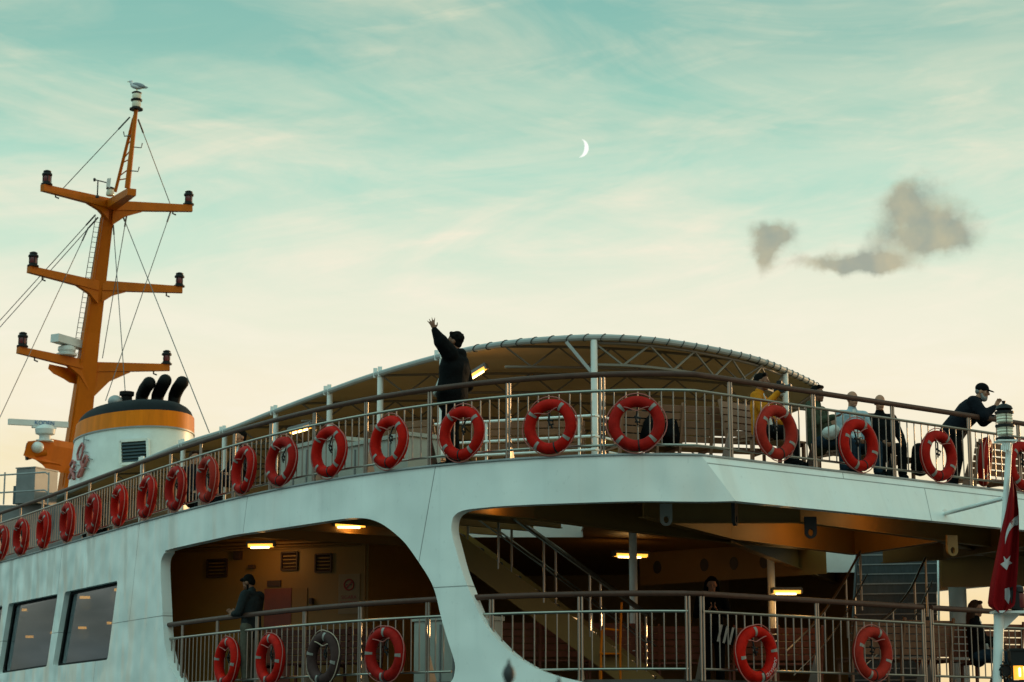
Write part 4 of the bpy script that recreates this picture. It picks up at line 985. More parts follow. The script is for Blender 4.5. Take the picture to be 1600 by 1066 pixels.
# crossed emblem in bent tube, standing off the plating
def emblem(pts, r, material, closed=False):
    m = MB(); m.tube([fhit(x, y, 1.035) for x, y in pts], r, 6, closed=closed); m.build('emblem', material, fun)
emblem([(127, 693), (122.5, 700), (119.5, 710), (120, 718), (124, 718), (127.5, 708), (129, 697)], .035, 'pinkred', True)
emblem([(112, 720), (108.5, 727), (109, 733), (112, 735), (115, 728), (115, 722)], .04, 'pinkred', True); emblem([(114, 735), (109, 741), (106.5, 748)], .045, 'pinkred'); emblem([(109, 734), (113, 741), (114, 749)], .045, 'pinkred')
emblem([(133, 712), (129, 719), (127.5, 726), (131, 727), (135, 720), (135.5, 714)], .04, 'pinkred', True); emblem([(131, 727), (124, 736), (120, 746)], .05, 'pinkred'); emblem([(126, 722), (129, 733), (124, 744)], .05, 'pinkred')
emblem([(130, 682), (129, 693)], .02, 'galv')
for p in (((129, 686), (137, 688)), ((129, 705), (136, 707)), ((136, 715), (143, 718)), ((129, 731), (137, 732)), ((113, 736), (120, 738)), ((116, 726), (122, 727))): emblem(p, .016, 'galv')

# ------------------------------------------------------------------ left of the funnel: casing, cabinet, short rail
a = atY(-60, 800, 49); 
m = MB(); m.box((-13.2, 51.5, 4.7), 5.4, 3.0, 2.0); dh = m.build('deck_house', 'cabinet', ferry, 0)
c = A(56, 790, 50.0); t = thing('ventilation_cabinet', 'grey steel ventilation cabinet left of the funnel', 'cabinet', V3(c.xy, 5.72))
rz = Matrix.Rotation(R(-24), 3, 'Z'); m = MB(); m.box((c.x, c.y, 6.13), .56, .9, .84, rz); m.build('casing', 'cabinet', t, 0)
m = MB(); m.box((c.x, c.y, 6.57), .60, .94, .03, rz); m.build('lid', 'cabinet', t, 0)
m = MB(); m.box((c.x - .36, c.y + .2, 5.95), .25, .5, .45, rz); m.build('side_duct', 'louvre', t, 0)
m = MB()
for z in (6.38, 5.95): m.tube([Vector((-14.5, 50.6, z + .02)), A(70, 755, 49).xy.to_3d() + Vector((0, 0, z)), A(76, 757, 49).xy.to_3d() + Vector((0, 0, z - .06)), A(76.5, 757, 49).xy.to_3d() + Vector((0, 0, z - .3))], .02, 6)
for px in (7, 76, -40): p = A(px, 757, 49).xy; m.tube([V3(p, 5.6), V3(p, 6.38)], .02, 6)
m.build('guard_rail', 'galv', ferry)

# ------------------------------------------------------------------ lamps
def lamp(px, py, Y, label, yaw=0.0, size=.5, power=10.0, name='ceiling_lamp', cat='lamp', grp='lit ceiling lamps', tilt=0.0, core=True):
    c = atY(px, py, Y); t = thing(name, label, cat, c, grp); rot = Matrix.Rotation(yaw, 3, 'Z') @ Matrix.Rotation(tilt, 3, 'Y')
    w = size * .28
    m = MB(); m.box(c + Vector((0, 0, .05)), size, w, .05, rot)
    for s_ in (-1, 1): m.box(c + rot @ Vector((s_ * size * .5, 0, .02)), .03, w, .09, rot)
    m.build('tray', 'cabinet', t, 0)
    m = MB(); k = 10
    prof = [(w * .44 * math.cos(a), -.055 * math.sin(a)) for a in np.linspace(0, math.pi, k)]
    n = len(prof); vs = [c + rot @ Vector((x_, y_, z_ + .025)) for x_ in (-size * .48, size * .48) for y_, z_ in prof]
    m.add(vs, [tuple(range(n)), tuple(range(2 * n - 1, n - 1, -1))] + [(i, (i + 1) % n, n + (i + 1) % n, n + i) for i in range(n)]); m.build('lens', 'lampglass', t, 40)
    if core:
        m = MB(); m.cap(c + rot @ Vector((-size * .36, 0, -.025)), c + rot @ Vector((size * .30, 0, -.025)), .016, .016); m.v = [tuple(Vector(v) + Vector((0, -w * .30, -.012))) for v in m.v]; m.build('tube', 'lampcore', t)
    if power:
        l = bpy.data.lights.new('lamp_light', 'POINT'); l.energy = power; l.color = (1.0, 0.50, 0.14); l.shadow_soft_size = .12; o = bpy.data.objects.new('lamp_light', l); COL.objects.link(o); o.parent = t; o.location = (0, 0, -.14)
    return t
lamp(547, 821, 32.0, 'bright oblong lamp under the deck near the arched top of the side opening', R(8), .50, 4.0)
lamp(408, 852.5, 34.6, 'oblong lamp above the man in the dark sweater', R(-8), .46, 4.2)
lamp(985, 868, 35.5, 'lamp half hidden behind the white deck pillar', R(20), .62, 6)
lamp(1229, 925, 35.0, 'oblong lamp low under the stern overhang, right of the pillar', R(4), .50, 4)
lamp(610, 948, 45.0, 'small lamp in the dark passage above the lifebuoy in the side opening', 0, .2, 3, core=False)
lamp(573, 990.5, 45.0, 'tiny low lamp left of the white locker', 0, .12, 0, core=False)
lamp(770, 966, 44.0, 'small lamp just below the rail beside the curved white column', 0, .30, 3, core=False)
lamp(746, 583, 31.5, 'slanting lit lamp under the canopy behind the waving man', R(-30), .36, 5.0, tilt=R(-24))
lamp(470, 671, 33.5, 'yellow lamp under the canopy above the left run of lifebuoys', R(-25), .42, 2.5, tilt=R(-10))
lamp(303, 738, 41, 'lamp glowing behind the rail near the funnel', 0, .30, 1.5, core=False)
lamp(1150, 642, 32.5, 'bright lamp low behind the photographer in the orange jacket', R(-12), .30, 2, tilt=R(-12), core=False)
for k, (px, py, Y) in enumerate(((133, 933.5, 41.5), (181, 921.5, 40.5), (129, 981, 47.5), (171, 973.5, 46.5), (38.5, 953, 45), (46.5, 995, 49), (80, 988.5, 49.5))):
    lamp(px, py, Y, ['large lamp seen through the near cabin window, upper left', 'lamp at the upper right corner of the near cabin window', 'thin lower lamp seen through the near cabin window', 'lower lamp at the right edge of the near cabin window',
         'upper lamp seen through the second cabin window', 'lower lamp seen through the second cabin window', 'pinprick lamp at the right edge of the second cabin window'][k], 0, (.24, .09, .22, .14, .14, .22, .06)[k], 0.5 if k < 3 else 0, core=False)
# hidden from view in the photo but lighting the overhang: lamps on the far faces of the girders
for p, w in (((-.2, 27.95, 3.30), 3.0), ((4.9, 31.95, 3.40), 14), ((5.5, 29.7, 3.36), 3.5)):
    t = thing('ceiling_lamp', ['small lamp tucked in the upper corner beside the curved white column', 'lamp above the pointed orange girder', 'lamp near the stern girder by the flagstaff'][(3.0, 14, 3.5).index(w)], 'lamp', p, 'lit ceiling lamps'); c = Vector(p)
    m = MB(); q_ = .10 if w == 3.0 else .4; m.box(c + Vector((0, 0, .05)), q_, .12, .05); m.build('tray', 'cabinet', t, 0); m = MB(); m.cap(c - Vector((q_ * .4, 0, 0)), c + Vector((q_ * .4, 0, 0)), .035); m.build('lens', 'lampglass', t)
    l = bpy.data.lights.new('lamp_light', 'POINT'); l.energy = {3.0: 2.2, 14: 20.0, 3.5: 7.0}[w]; l.color = (1.0, 0.50, 0.14); l.shadow_soft_size = .1; o = bpy.data.objects.new('lamp_light', l); COL.objects.link(o); o.parent = t; o.location = (0, 0, -.1)

# ------------------------------------------------------------------ lifebuoys
HANG = OUTLINE.offset(0.018)
BR, Br = .297, .077
def buoy_proto(name, label, matn, roll=0.0, textring=False):
    t = thing(name, label, 'lifebuoy', (0, 0, 0), 'lifebuoys hung outside the rails')
    def cp(a, rad=BR, y=0.0): return Vector((rad * math.cos(a), y, rad * math.sin(a)))
    m = MB(); m.tube([cp(a) for a in np.linspace(0, 2 * math.pi, 49)[:-1]], Br, 16, closed=True); m.build('ring', matn, t, local=True)
    for k in range(4):
        a0 = math.pi / 4 + k * math.pi / 2 + roll; m = MB(); na, nb = 4, 10; vs = []
        for i in range(na + 1):
            a = a0 - .07 + .14 * i / na
            for j in range(nb + 1):
                b_ = math.pi + (j / nb - .5) * 1.7 + .3 * math.sin(k * 2.1); rr = Br + .004
                vs.append(Vector(((BR + rr * math.sin(b_)) * math.cos(a), rr * math.cos(b_), (BR + rr * math.sin(b_)) * math.sin(a))))
        m.add(vs, [(i * (nb + 1) + j, i * (nb + 1) + j + 1, (i + 1) * (nb + 1) + j + 1, (i + 1) * (nb + 1) + j) for i in range(na) for j in range(nb)]); m.build('reflective_tape', 'tape', t, local=True)
    m = MB(); pts = []
    for a in np.linspace(0, 2 * math.pi, 65)[:-1]:
        w = abs(math.sin(2 * (a - roll - math.pi / 4))); pts.append(cp(a, BR + Br + .004 + .022 * w, -.02 + .01 * math.sin(3 * a)))
    m.tube(pts, .0075, 5, closed=True)
    pts = [cp(a, BR - .03 - .10 * math.sin((a - .9) / 1.35 * math.pi), -Br - .002 + .03 * math.sin((a - .9) / 1.35 * math.pi)) for a in np.linspace(.9, 2.25, 12)]; m.tube(pts, .007, 5); m.build('grab_rope', 'redrope' if matn != 'buoygrey' else 'rope', t, local=True)
    m = MB(); a0 = -math.pi / 2 + .1; m.tube([cp(a) for a in np.linspace(a0 - .03, a0 + .03, 3)], Br + .006, 16); m.build('strap', 'black', t, local=True)
    m = MB(); m.tube([(0.01, .12, BR - .02), (.01, .03, BR - .10), (-.01, .0, .06), (.02, .02, -.02)], .012, 6); m.tube([(-.03, .02, .10), (.05, .0, .07), (.04, .01, .02), (-.02, .02, .03)], .016, 6); m.build('holder', 'black', t, local=True)
    return t
protos = {}
ordn = ['first', 'second', 'third', 'fourth', 'fifth', 'sixth', 'seventh', 'eighth', 'ninth', 'tenth', 'eleventh', 'twelfth', 'thirteenth', 'fourteenth', 'fifteenth', 'sixteenth', 'seventeenth', 'eighteenth']
def put_buoy(px, py, z, matn, label, roll=0, out=.125, twist=0.0, txt=False):
    q = HANG.hit(px, py)[0]; o = HANG.out(q, .3); p = HANG.at(q) + o * (out - .125)
    rot = (random.uniform(-.07, .03), random.uniform(-.22, .22), math.atan2(o.y, o.x) + math.pi / 2 + twist)
    key = (matn, roll)
    if key not in protos:
        protos[key] = buoy_proto('lifebuoy', label, matn, roll); t = protos[key]; t.location = V3(p, z); t.rotation_euler = rot; ORG[t.name] = V3(p, z)
    else: t = dup(protos[key], V3(p, z), rot, label)
    if txt:
        me = text_mesh('ISTANBUL', .07, .002); me.transform(Matrix.Rotation(math.pi / 2, 4, 'X'))
        for v in me.vertices:
            a = -math.pi * .27 + v.co.x / (BR + .0); rr = BR - v.co.z * -1.0; yy = v.co.y
            h = max(-1, min(1, (rr - BR) / Br)); v.co = (rr * math.cos(a), -Br * math.sqrt(1 - h * h) - .002 + yy * .2, rr * math.sin(a))
        me.materials.append(M['flagwhite']); link('lettering', me, t, local=True)
    return t
up = [995, 860, 722, 608.5, 515, 441, 382.5, 326, 277, 232.5, 190, 150, 110.5, 74.5, 40, 9]
for k, px in enumerate(up):
    lab = {0: 'bright red lifebuoy nearest the bend of the upper rail', 2: 'red lifebuoy hung at the feet of the waving man', 7: 'faded brownish red lifebuoy, eighth from the bend of the upper rail'}.get(k, f'red lifebuoy on the upper side rail, {ordn[k]} leftwards from the bend')
    put_buoy(px, 690, ZB + .395, 'buoyfaded' if k == 7 else 'buoyred', lab, twist=random.uniform(-.07, .07))
for px, z, mt_, lab, ro in ((1213, .42, 'buoyfaded', 'faded red lifebuoy in front of the seated photographer', .12), (1341, .39, 'buoyred', 'red lifebuoy in front of the two bald men', .25), (1465.5, .385, 'buoyred', 'red lifebuoy at the rail left of the leaning man in a cap', .35), (1597, .40, 'buoyred', 'red lifebuoy cut by the right edge of the picture', .25)):
    put_buoy(px, 700, ZB + z, mt_, lab, ro)
q = RAIL.hit(1558, 735)[0]; p = RAIL.at(q) - RAIL.out(q) * .22
t = dup(protos[('buoyred', 0)], V3(p, ZB + .46), (0.12, 0, R(72)), 'red lifebuoy seen almost edge on inside the rail by the stern lantern')
for px, py, mt_, lab, ro in ((355, 1035, 'buoyred', 'leftmost red lifebuoy inside the side opening', .7), (422.5, 1031, 'buoyred', 'red lifebuoy below the man in the dark sweater', .7), (506, 1029, 'buoygrey', 'weathered grey brown lifebuoy in the side opening', .7), (602, 1023, 'buoyred', 'red lifebuoy against the white locker in the side opening', .7)):
    q = RAIL.hit(px, py)[0]; Y = RAIL.at(q).y; put_buoy(px, py, atY(px, py, Y).z, mt_, lab, ro)
put_buoy(1181, 1021, atY(1181, 1021, 27.0).z, 'buoyred', 'red lifebuoy with white lettering on the lower stern rail', .78, txt=True)
put_buoy(1363, 1020, atY(1363, 1020, 28.4).z, 'buoyfaded', 'faded red lifebuoy in front of the slatted stairs on the lower rail', .5)

# ------------------------------------------------------------------ stern flagstaff with lantern, flag, small lights
YS = 27.6
t = thing('flagstaff', 'white stern flagstaff braced to the transom', 'flagstaff', A(1556, 1120, YS))
m = MB(); m.tube([A(1557, 1140, YS), A(1561, 960, YS)], .068, 12); m.tube([A(1561, 962, YS), A(1577, 694, YS)], .05, 12, r1=.042); m.build('pole', 'white', t)
m = MB(); s0 = TRAN.hit(1475, 803); st0 = A(1475, 803, s0[1] - .25); m.tube([st0, A(1568, 779, YS)], .03, 10); rt_ = V3(-tn, 0).to_track_quat('Z', 'Y').to_matrix(); m.lathe([(.07, -.02), (.07, .03)], st0, rt_, 12); m.build('strut', 'white', t)
m = MB(); m.box(A(1575, 957, YS - .03), .42, .3, .03); m.prism([A(1568, 960, YS), A(1594, 960, YS), A(1568, 985, YS)], Vector((0, .03, 0))); m.build('bracket', 'white', t, 0)
m = MB(); m.box(A(1571, 690, YS), .26, .26, .02); m.lathe([(.045, -.12), (.06, 0)], A(1573, 691, YS), n=10)
for k in range(5): m.tube([A(1566 + k * 3, 692, YS - .1), A(1565 + k * 3, 703 + (k % 3) * 2, YS - .1)], .012, 5)
m.build('lantern_plate', 'white', t, 0)
# the halyard from the leaning man's hand down to the staff
c = A(1571, 688, YS); t = thing('stern_lantern', 'two tier clear stern lantern with black rings on the flagstaff head', 'lantern', c)
m = MB()
for z in (0.0, .175, .36): m.lathe([(.115, z), (.13, z + .008), (.13, z + .032), (.105, z + .042)], c, n=18)
m.lathe([(.09, .41), (.12, .43), (.10, .47), (.04, .50)], c, n=16); m.lathe([(.02, .5), (.03, .54)], c, n=8)
for k in range(3): q = .5 + k * math.pi / 1.5; m.tube([c + Vector((.12 * math.cos(q), .12 * math.sin(q), .03)), c + Vector((.12 * math.cos(q), .12 * math.sin(q), .40))], .006, 5)
m.build('housing', 'black', t)
for z in (.06, .235): m = MB(); m.lathe([(.10, z), (.112, z + .02), (.104, z + .04), (.114, z + .06), (.104, z + .08), (.112, z + .10), (.10, z + .125)], c, n=18); m.build('lens', 'clearlens', t)
# flag
Lx = [(745, 1580), (770, 1577), (800, 1571), (830, 1564), (860, 1558), (890, 1552), (920, 1546), (946, 1543), (958, 1560)]
Rx = [(745, 1583), (770, 1589), (800, 1592), (830, 1592.5), (860, 1592), (890, 1590.5), (920, 1588), (946, 1586), (958, 1568)]
def flag_pt(px, py, off=0.0):
    l = np.interp(py, [a for a, b in Lx], [b for a, b in Lx]); r = np.interp(py, [a for a, b in Rx], [b for a, b in Rx]); u = (px - l) / max(1, r - l)
    dep = YS - .13 + .075 * math.sin(u * 7.2 + py * .010) + .04 * math.sin(u * 15 + 1.3 - py * .006) - .05 * u
    return atY(px, py, dep - off)
m = MB(); nu, nv = 26, 40; vs = []
for i in range(nv + 1):
    py = 745 + (958 - 745) * i / nv; l = np.interp(py, [a for a, b in Lx], [b for a, b in Lx]); r = np.interp(py, [a for a, b in Rx], [b for a, b in Rx])
    for j in range(nu + 1): vs.append(flag_pt(l + (r - l) * j / nu, py))
k_ = len(vs); vs += [v + Vector((0, .006, 0)) for v in vs]; fs = []
for i in range(nv):
    for j in range(nu): a = i * (nu + 1) + j; fs.append((a, a + 1, a + nu + 2, a + nu + 1)); fs.append((k_ + a, k_ + a + nu + 1, k_ + a + nu + 2, k_ + a + 1))
m.add(vs, fs); fl = m.build('flag', 'flagred', None, 60); tag(fl, 'red flag with white crescent and star hanging in folds from the stern staff', 'flag')
def flag_mark(name, poly):
    bm = bmesh.new(); v2 = [bm.verts.new((x, y, 0)) for x, y in poly]; bm.faces.new(v2); bmesh.ops.triangulate(bm, faces=bm.faces); bmesh.ops.subdivide_edges(bm, edges=bm.edges, cuts=3, use_grid_fill=True)
    ix = {v: i for i, v in enumerate(bm.verts)}; m = MB(); m.add([flag_pt(v.co.x, v.co.y, .008) for v in bm.verts], [[ix[v] for v in f.verts] for f in bm.faces]); bm.free(); m.build(name, 'flagwhite', fl, 60)
flag_mark('crescent', [(1591, 805), (1585, 809), (1578, 817), (1573, 828), (1570.5, 840), (1570.5, 851), (1573, 840), (1577, 830), (1583, 823), (1591, 820)])
flag_mark('star', [(1568, 869), (1573, 874.5), (1579, 868), (1577, 876.5), (1582, 880), (1576.5, 882.5), (1573, 891), (1571.5, 883), (1563, 881.5), (1569.5, 877.5)])
flag_mark('white_fold', [(1570, 920), (1577, 918), (1579, 930), (1576, 944), (1570, 936)])
c = A(1591, 957, YS - .08); t = thing('stern_light', 'black stern light with a red lens on the staff bracket', 'lamp', c)
m = MB(); m.lathe([(.09, 0), (.09, .05), (.065, .07)], c, n=14); m.lathe([(.07, .25), (.10, .27), (.09, .33), (.04, .36)], c, n=14); m.box(c + Vector((-.05, -.01, .16)), .10, .16, .24); m.build('housing', 'black', t)
m = MB(); m.lathe([(.075, .06), (.085, .15), (.075, .25)], c + Vector((.03, 0, 0)), n=14); m.build('lens', 'redlens', t)
c = A(1592, 1068, YS - .1); t = thing('stern_light', 'lit amber stern light in a black cage at the lower right edge', 'lamp', c)
m = MB(); m.box(c + Vector((0, 0, .02)), .22, .2, .04); m.box(c + Vector((0, 0, .33)), .22, .2, .20); m.box(c + Vector((0, 0, .44)), .26, .24, .03)
for x_ in (-.095, .095):
    for y_ in (-.085, .085): m.box(c + Vector((x_, y_, .14)), .016, .016, .22)
m.build('housing', 'black', t, 0); m = MB(); m.lathe([(.07, .05), (.075, .14), (.07, .23)], c, n=14); m.build('lens', 'amber', t)
m = MB(); m.cap(c + Vector((0, -.078, .10)), c + Vector((0, -.078, .19)), .014); m.build('bulb', 'lampcore', t)
m = MB(); cb_ = A(1571, 1048, YS - .05)
for k in range(9):
    q = k * .7; m.tube([cb_ + Vector((.10 * math.cos(q), .02, .12 * math.sin(q))), cb_ + Vector((.07 * math.cos(q + 1.5), -.05, .08 * math.sin(q + 1.5))), cb_ + Vector((.11 * math.cos(q + 2.6), .01, .13 * math.sin(q + 2.6)))], .012, 5)
m.box(cb_, .12, .08, .12); tag(m.build('cable_bundle', 'black'), 'tangled black cable and junction box at the foot of the flagstaff', 'cable')

# ------------------------------------------------------------------ gull and moon
c = A(213.5, 144, 58.0); t = thing('seagull', 'grey and white seagull perched on the masthead lamp', 'gull', c)
m = MB(); b = c + Vector((0, 0, .17)); rt = Matrix.Rotation(R(10), 3, 'Y')
m.ell(b, .19, .085, .085, rt); m.cap(b + Vector((-.13, 0, .03)), b + Vector((-.17, 0, .13)), .06, .045); m.ell(b + Vector((-.18, 0, .155)), .058, .048, .05); m.cap(b + Vector((.12, 0, -.02)), b + Vector((.30, 0, -.05)), .045, .012)
bd = m.build('body', 'gullwhite', t, 60)
m = MB(); 
for s_ in (-1, 1): m.ell(b + Vector((.07, .06 * s_, .03)), .19, .03, .065, Matrix.Rotation(R(14), 3, 'Y')); m.cap(b + Vector((.17, .05 * s_, 0)), b + Vector((.33, .03 * s_, -.03)), .028, .006)
m.build('wing', 'gullgrey', t, 60)
m = MB(); m.tube([b + Vector((-.225, 0, .155)), b + Vector((-.29, 0, .14))], .014, 6, r1=.005); m.build('beak', 'gullyellow', t)
for s_ in (-1, 1): m = MB(); m.tube([c + Vector((.01, .03 * s_, 0)), c + Vector((.0, .03 * s_, .11))], .01, 5); m.tube([c + Vector((-.04, .03 * s_, .005)), c + Vector((.03, .03 * s_, .005))], .009, 5); m.build('leg', 'gullyellow', t)
# the sunlit part of the moon: the lune of a sphere between limb and terminator
D = 2500.0; dm = ray(905.2, 231.5).normalized(); mc = dm * D; rad = 14.4 / F * D
vx = Vector((0, 0, 1)).cross(-dm).normalized(); vy = (-dm).cross(vx); th = R(-9.5)
rx_ = (vx * math.cos(th) + vy * math.sin(th)) * 1.0
if rx_.x < 0: rx_ = -rx_
ry_ = (-dm).cross(rx_).normalized(); ry_ = ry_ if ry_.z > 0 else -ry_
m = MB(); n1, n2 = 26, 6; vs = []
for i in range(n1 + 1):
    lat = -math.pi / 2 + math.pi * i / n1
    for j in range(n2 + 1):
        lon = R(33) + (R(90) - R(33)) * j / n2; vs.append(mc + rad * (ry_ * math.sin(lat) + rx_ * (math.cos(lat) * math.sin(lon)) - dm * (math.cos(lat) * math.cos(lon))))
m.add(vs, [(i * (n2 + 1) + j, i * (n2 + 1) + j + 1, (i + 1) * (n2 + 1) + j + 1, (i + 1) * (n2 + 1) + j) for i in range(n1) for j in range(n2)])
tag(m.build('moon', 'moon', None, 60), 'thin white crescent moon high in the pale sky', 'moon')

# ------------------------------------------------------------------ iron fence on the quay, its spear tips at the bottom edge
t = thing('iron_fence', 'dark iron spear tips of a fence in the blurred foreground', 'fence', (0.3, 7.0, -1.65))
for px, py, lean in ((795, 1029, -.012), (873, 1056, .012)):
    tip = A(px, py, 7.0); m = MB(); b = tip + Vector((lean * 2, 0, -1.9 - tip.z + tip.z)); b = Vector((tip.x + lean, 7.0, -1.65))
    m.tube([b, tip + Vector((lean * .3, 0, -.075))], .010, 8); m.lathe([(.008, -.085), (.019, -.068), (.022, -.05), (.017, -.033), (.007, -.02), (.004, -.008), (.001, 0)], tip, n=12); m.build('spear', 'iron', t)
m = MB(); 
for z in (-.25, -1.4): m.bar((-1.6, 7, z), (2.4, 7, z), .03, .04)
m.build('fence_rail', 'iron', t, 0)

# ------------------------------------------------------------------ lockers and benches
def locker(a, b, z0, h, d, label, name='locker', cat='locker'):
    a = Vector(a); b = Vector(b); dv = (b - a).normalized(); nv = Vector((-dv.y, dv.x)); c = (a + b) / 2 + nv * d / 2
    t = thing(name, label, cat, V3(c, z0)); m = MB(); mid = (a + b) / 2
    m.bar(V3(a + nv * d / 2, z0 + h / 2), V3(b + nv * d / 2, z0 + h / 2), d, h); m.build('body', 'lockerwhite', t, 0)
    m = MB(); m.bar(V3(a - dv * .03 + nv * d / 2, z0 + h + .03), V3(b + dv * .03 + nv * d / 2, z0 + h + .03), d + .06, .058); m.build('lid', 'lockerwhite', t, 0)
    for k in (.25, .5, .75):
        p = a.lerp(b, k); m = MB(); m.bar(V3(p - nv * .008, z0 + .04), V3(p - nv * .008, z0 + h - .06), .015, .03, up=V3(dv, 0)); m.build('rib', 'cabinet', t, 0)
def rp(px, inset, py=700):
    q = RAIL.hit(px, py)[0]; return RAIL.at(q) - RAIL.out(q, .5) * inset
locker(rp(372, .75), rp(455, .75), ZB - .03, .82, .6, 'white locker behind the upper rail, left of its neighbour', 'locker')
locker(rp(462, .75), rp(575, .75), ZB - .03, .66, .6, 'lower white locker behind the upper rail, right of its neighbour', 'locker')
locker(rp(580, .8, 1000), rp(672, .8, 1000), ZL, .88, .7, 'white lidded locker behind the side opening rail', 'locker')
def bench(c, yaw, length, matn, label, back=True):
    z0 = c[2]; t = thing('bench', label, 'bench', c, 'slatted wooden benches'); Rz = Matrix.Rotation(yaw, 3, 'Z'); c = Vector(c)
    def W_(x, y, z): return c + Rz @ Vector((x, y, z))
    m = MB()
    for k in range(4): m.box(W_(0, -.18 + .12 * k, .44), length, .10, .028, Rz)
    m.build('seat', matn, t, 0)
    m = MB(); tl = Rz @ Matrix.Rotation(R(-14), 3, 'X')
    for k in range(5): m.box(W_(0, .25 + .028 * k, .54 + .105 * k), length, .024, .088, tl)
    m.build('backrest', matn, t, 0)
    n = max(2, int(length / .65) + 1)
    for k in range(n):
        x = -length / 2 + .04 + (length - .08) * k / (n - 1); m = MB()
        m.bar(W_(x, .27, .40), W_(x, .43, 1.04), .05, .035, up=Rz @ Vector((1, 0, 0))); m.bar(W_(x, -.2, 0), W_(x, -.2, .42), .05, .035, up=Rz @ Vector((1, 0, 0))); m.bar(W_(x, .27, 0), W_(x, .27, .42), .05, .035, up=Rz @ Vector((1, 0, 0))); m.bar(W_(x, -.22, .40), W_(x, .3, .40), .04, .035, up=Rz @ Vector((1, 0, 0)))
        m.build('leg', matn, t, 0)
    return t
def bp(px, py, Y, z): p = atY(px, py, Y); return (p.x, p.y, z)
ZU = ZB - .03
def by_rail(px, inset, z):
    pth = OUTLINE.offset(-.10 - inset); p = pth.at(pth.hit(px, 700)[0]); return (p.x, p.y, z)
bench(bp(1100, 680, 29.2, ZU), R(195), 1.7, 'slat', 'slatted brown bench behind the bend of the upper rail')
bench(bp(1003, 680, 28.95, ZU), R(200), 1.0, 'slat', 'slatted bench carrying the dark backpacks on the top deck')
bench(bp(830, 690, 30.6, ZU), R(172), 1.7, 'slat', 'slatted bench on the top deck left of the tall white canopy post')
bench(bp(645, 700, 30.6, ZU), R(150), 1.2, 'slat', 'slatted bench on the top deck left of the waving man')
bench(by_rail(1556, 1.5, ZU), R(214), 1.7, 'slat', 'sunlit slatted bench behind the leaning man in a cap')
bench(by_rail(1356, .82, ZU + .03), R(38), 1.6, 'slat', 'slatted bench under the two bald men')
bench(by_rail(1200, .74, ZU + .05), R(38), 1.1, 'slat', 'slatted bench under the photographer in the orange jacket')
bench(bp(880, 1000, 32.2, ZL), R(184), 2.4, 'darkslat', 'dark red slatted bench at the foot of the left stairs')
bench(bp(1030, 1000, 33.2, ZL), R(176), 1.5, 'darkslat', 'dark slatted bench between the yellow chair and the woman with a phone')
bench(bp(1210, 1000, 33.6, ZL), R(182), 1.5, 'darkslat', 'dark slatted bench behind the lettered lifebuoy')
bench(bp(1395, 1000, 31.4, ZL), R(196), 1.7, 'slat', 'brown slatted bench in front of the right stairs')
bench(bp(1512, 1020, 32.4, ZL), R(196), 1.6, 'darkslat', 'dark slatted bench under the seated woman with a cup')
bench(bp(500, 1000, 33.3, ZL), math.atan2(WD.y, WD.x), 2.0, 'redwood', 'dark red slatted bench against the cabin wall in the side opening')
# yellow framed chair
c = Vector(bp(955, 1020, 30.0, ZL)); t = thing('chair', 'yellow framed chair standing behind the lower rail', 'chair', c)
m = MB(); o = c + Vector((0, 0, .46))
m.tube([o + Vector((-.15, 0, 0)), o + Vector((-.13, .02, .33)), o + Vector((-.09, .02, .36)), o + Vector((.09, .02, .34)), o + Vector((.14, .02, .34)), o + Vector((.16, .02, .74))], .018, 8); m.tube([o + Vector((.14, .02, .34)), o + Vector((.13, 0, 0)), o + Vector((-.15, 0, 0))], .018, 8)
for x_, y_ in ((-.15, 0), (.13, 0), (-.15, .35), (.13, .35)): m.tube([o + Vector((x_, y_, 0)), o + Vector((x_, y_, -.46))], .016, 6)
m.build('frame', 'band', t); m = MB(); m.box(o + Vector((-.01, .18, 0)), .30, .36, .03); m.build('seat', 'darkslat', t, 0)
# ------------------------------------------------------------------ people
def bake(mb, name, mats, parent, voxel, smooth_it=3, label=None, offs=None):
    """merge overlapping closed pieces into one continuous surface (voxel remesh), smooth it and keep the result"""
    me = bpy.data.meshes.new(name); me.from_pydata([tuple(v) for v in mb.v], [], mb.f)
    bm = bmesh.new(); bm.from_mesh(me); bmesh.ops.recalc_face_normals(bm, faces=bm.faces); bm.to_mesh(me); bm.free()
    o = bpy.data.objects.new('tmp', me); COL.objects.link(o)
    r = o.modifiers.new('r', 'REMESH'); r.mode = 'VOXEL'; r.voxel_size = voxel; r.adaptivity = 0.0
    s = o.modifiers.new('s', 'SMOOTH'); s.factor = 0.5; s.iterations = smooth_it
    bpy.context.view_layer.update(); dg = bpy.context.evaluated_depsgraph_get()
    out = bpy.data.meshes.new_from_object(o.evaluated_get(dg)); bpy.data.objects.remove(o); out.name = name
    out.materials.clear(); out.materials.append(M[mats]); out.polygons.foreach_set('use_smooth', [True] * len(out.polygons))
    return link(name, out, parent, local=True, label=label)

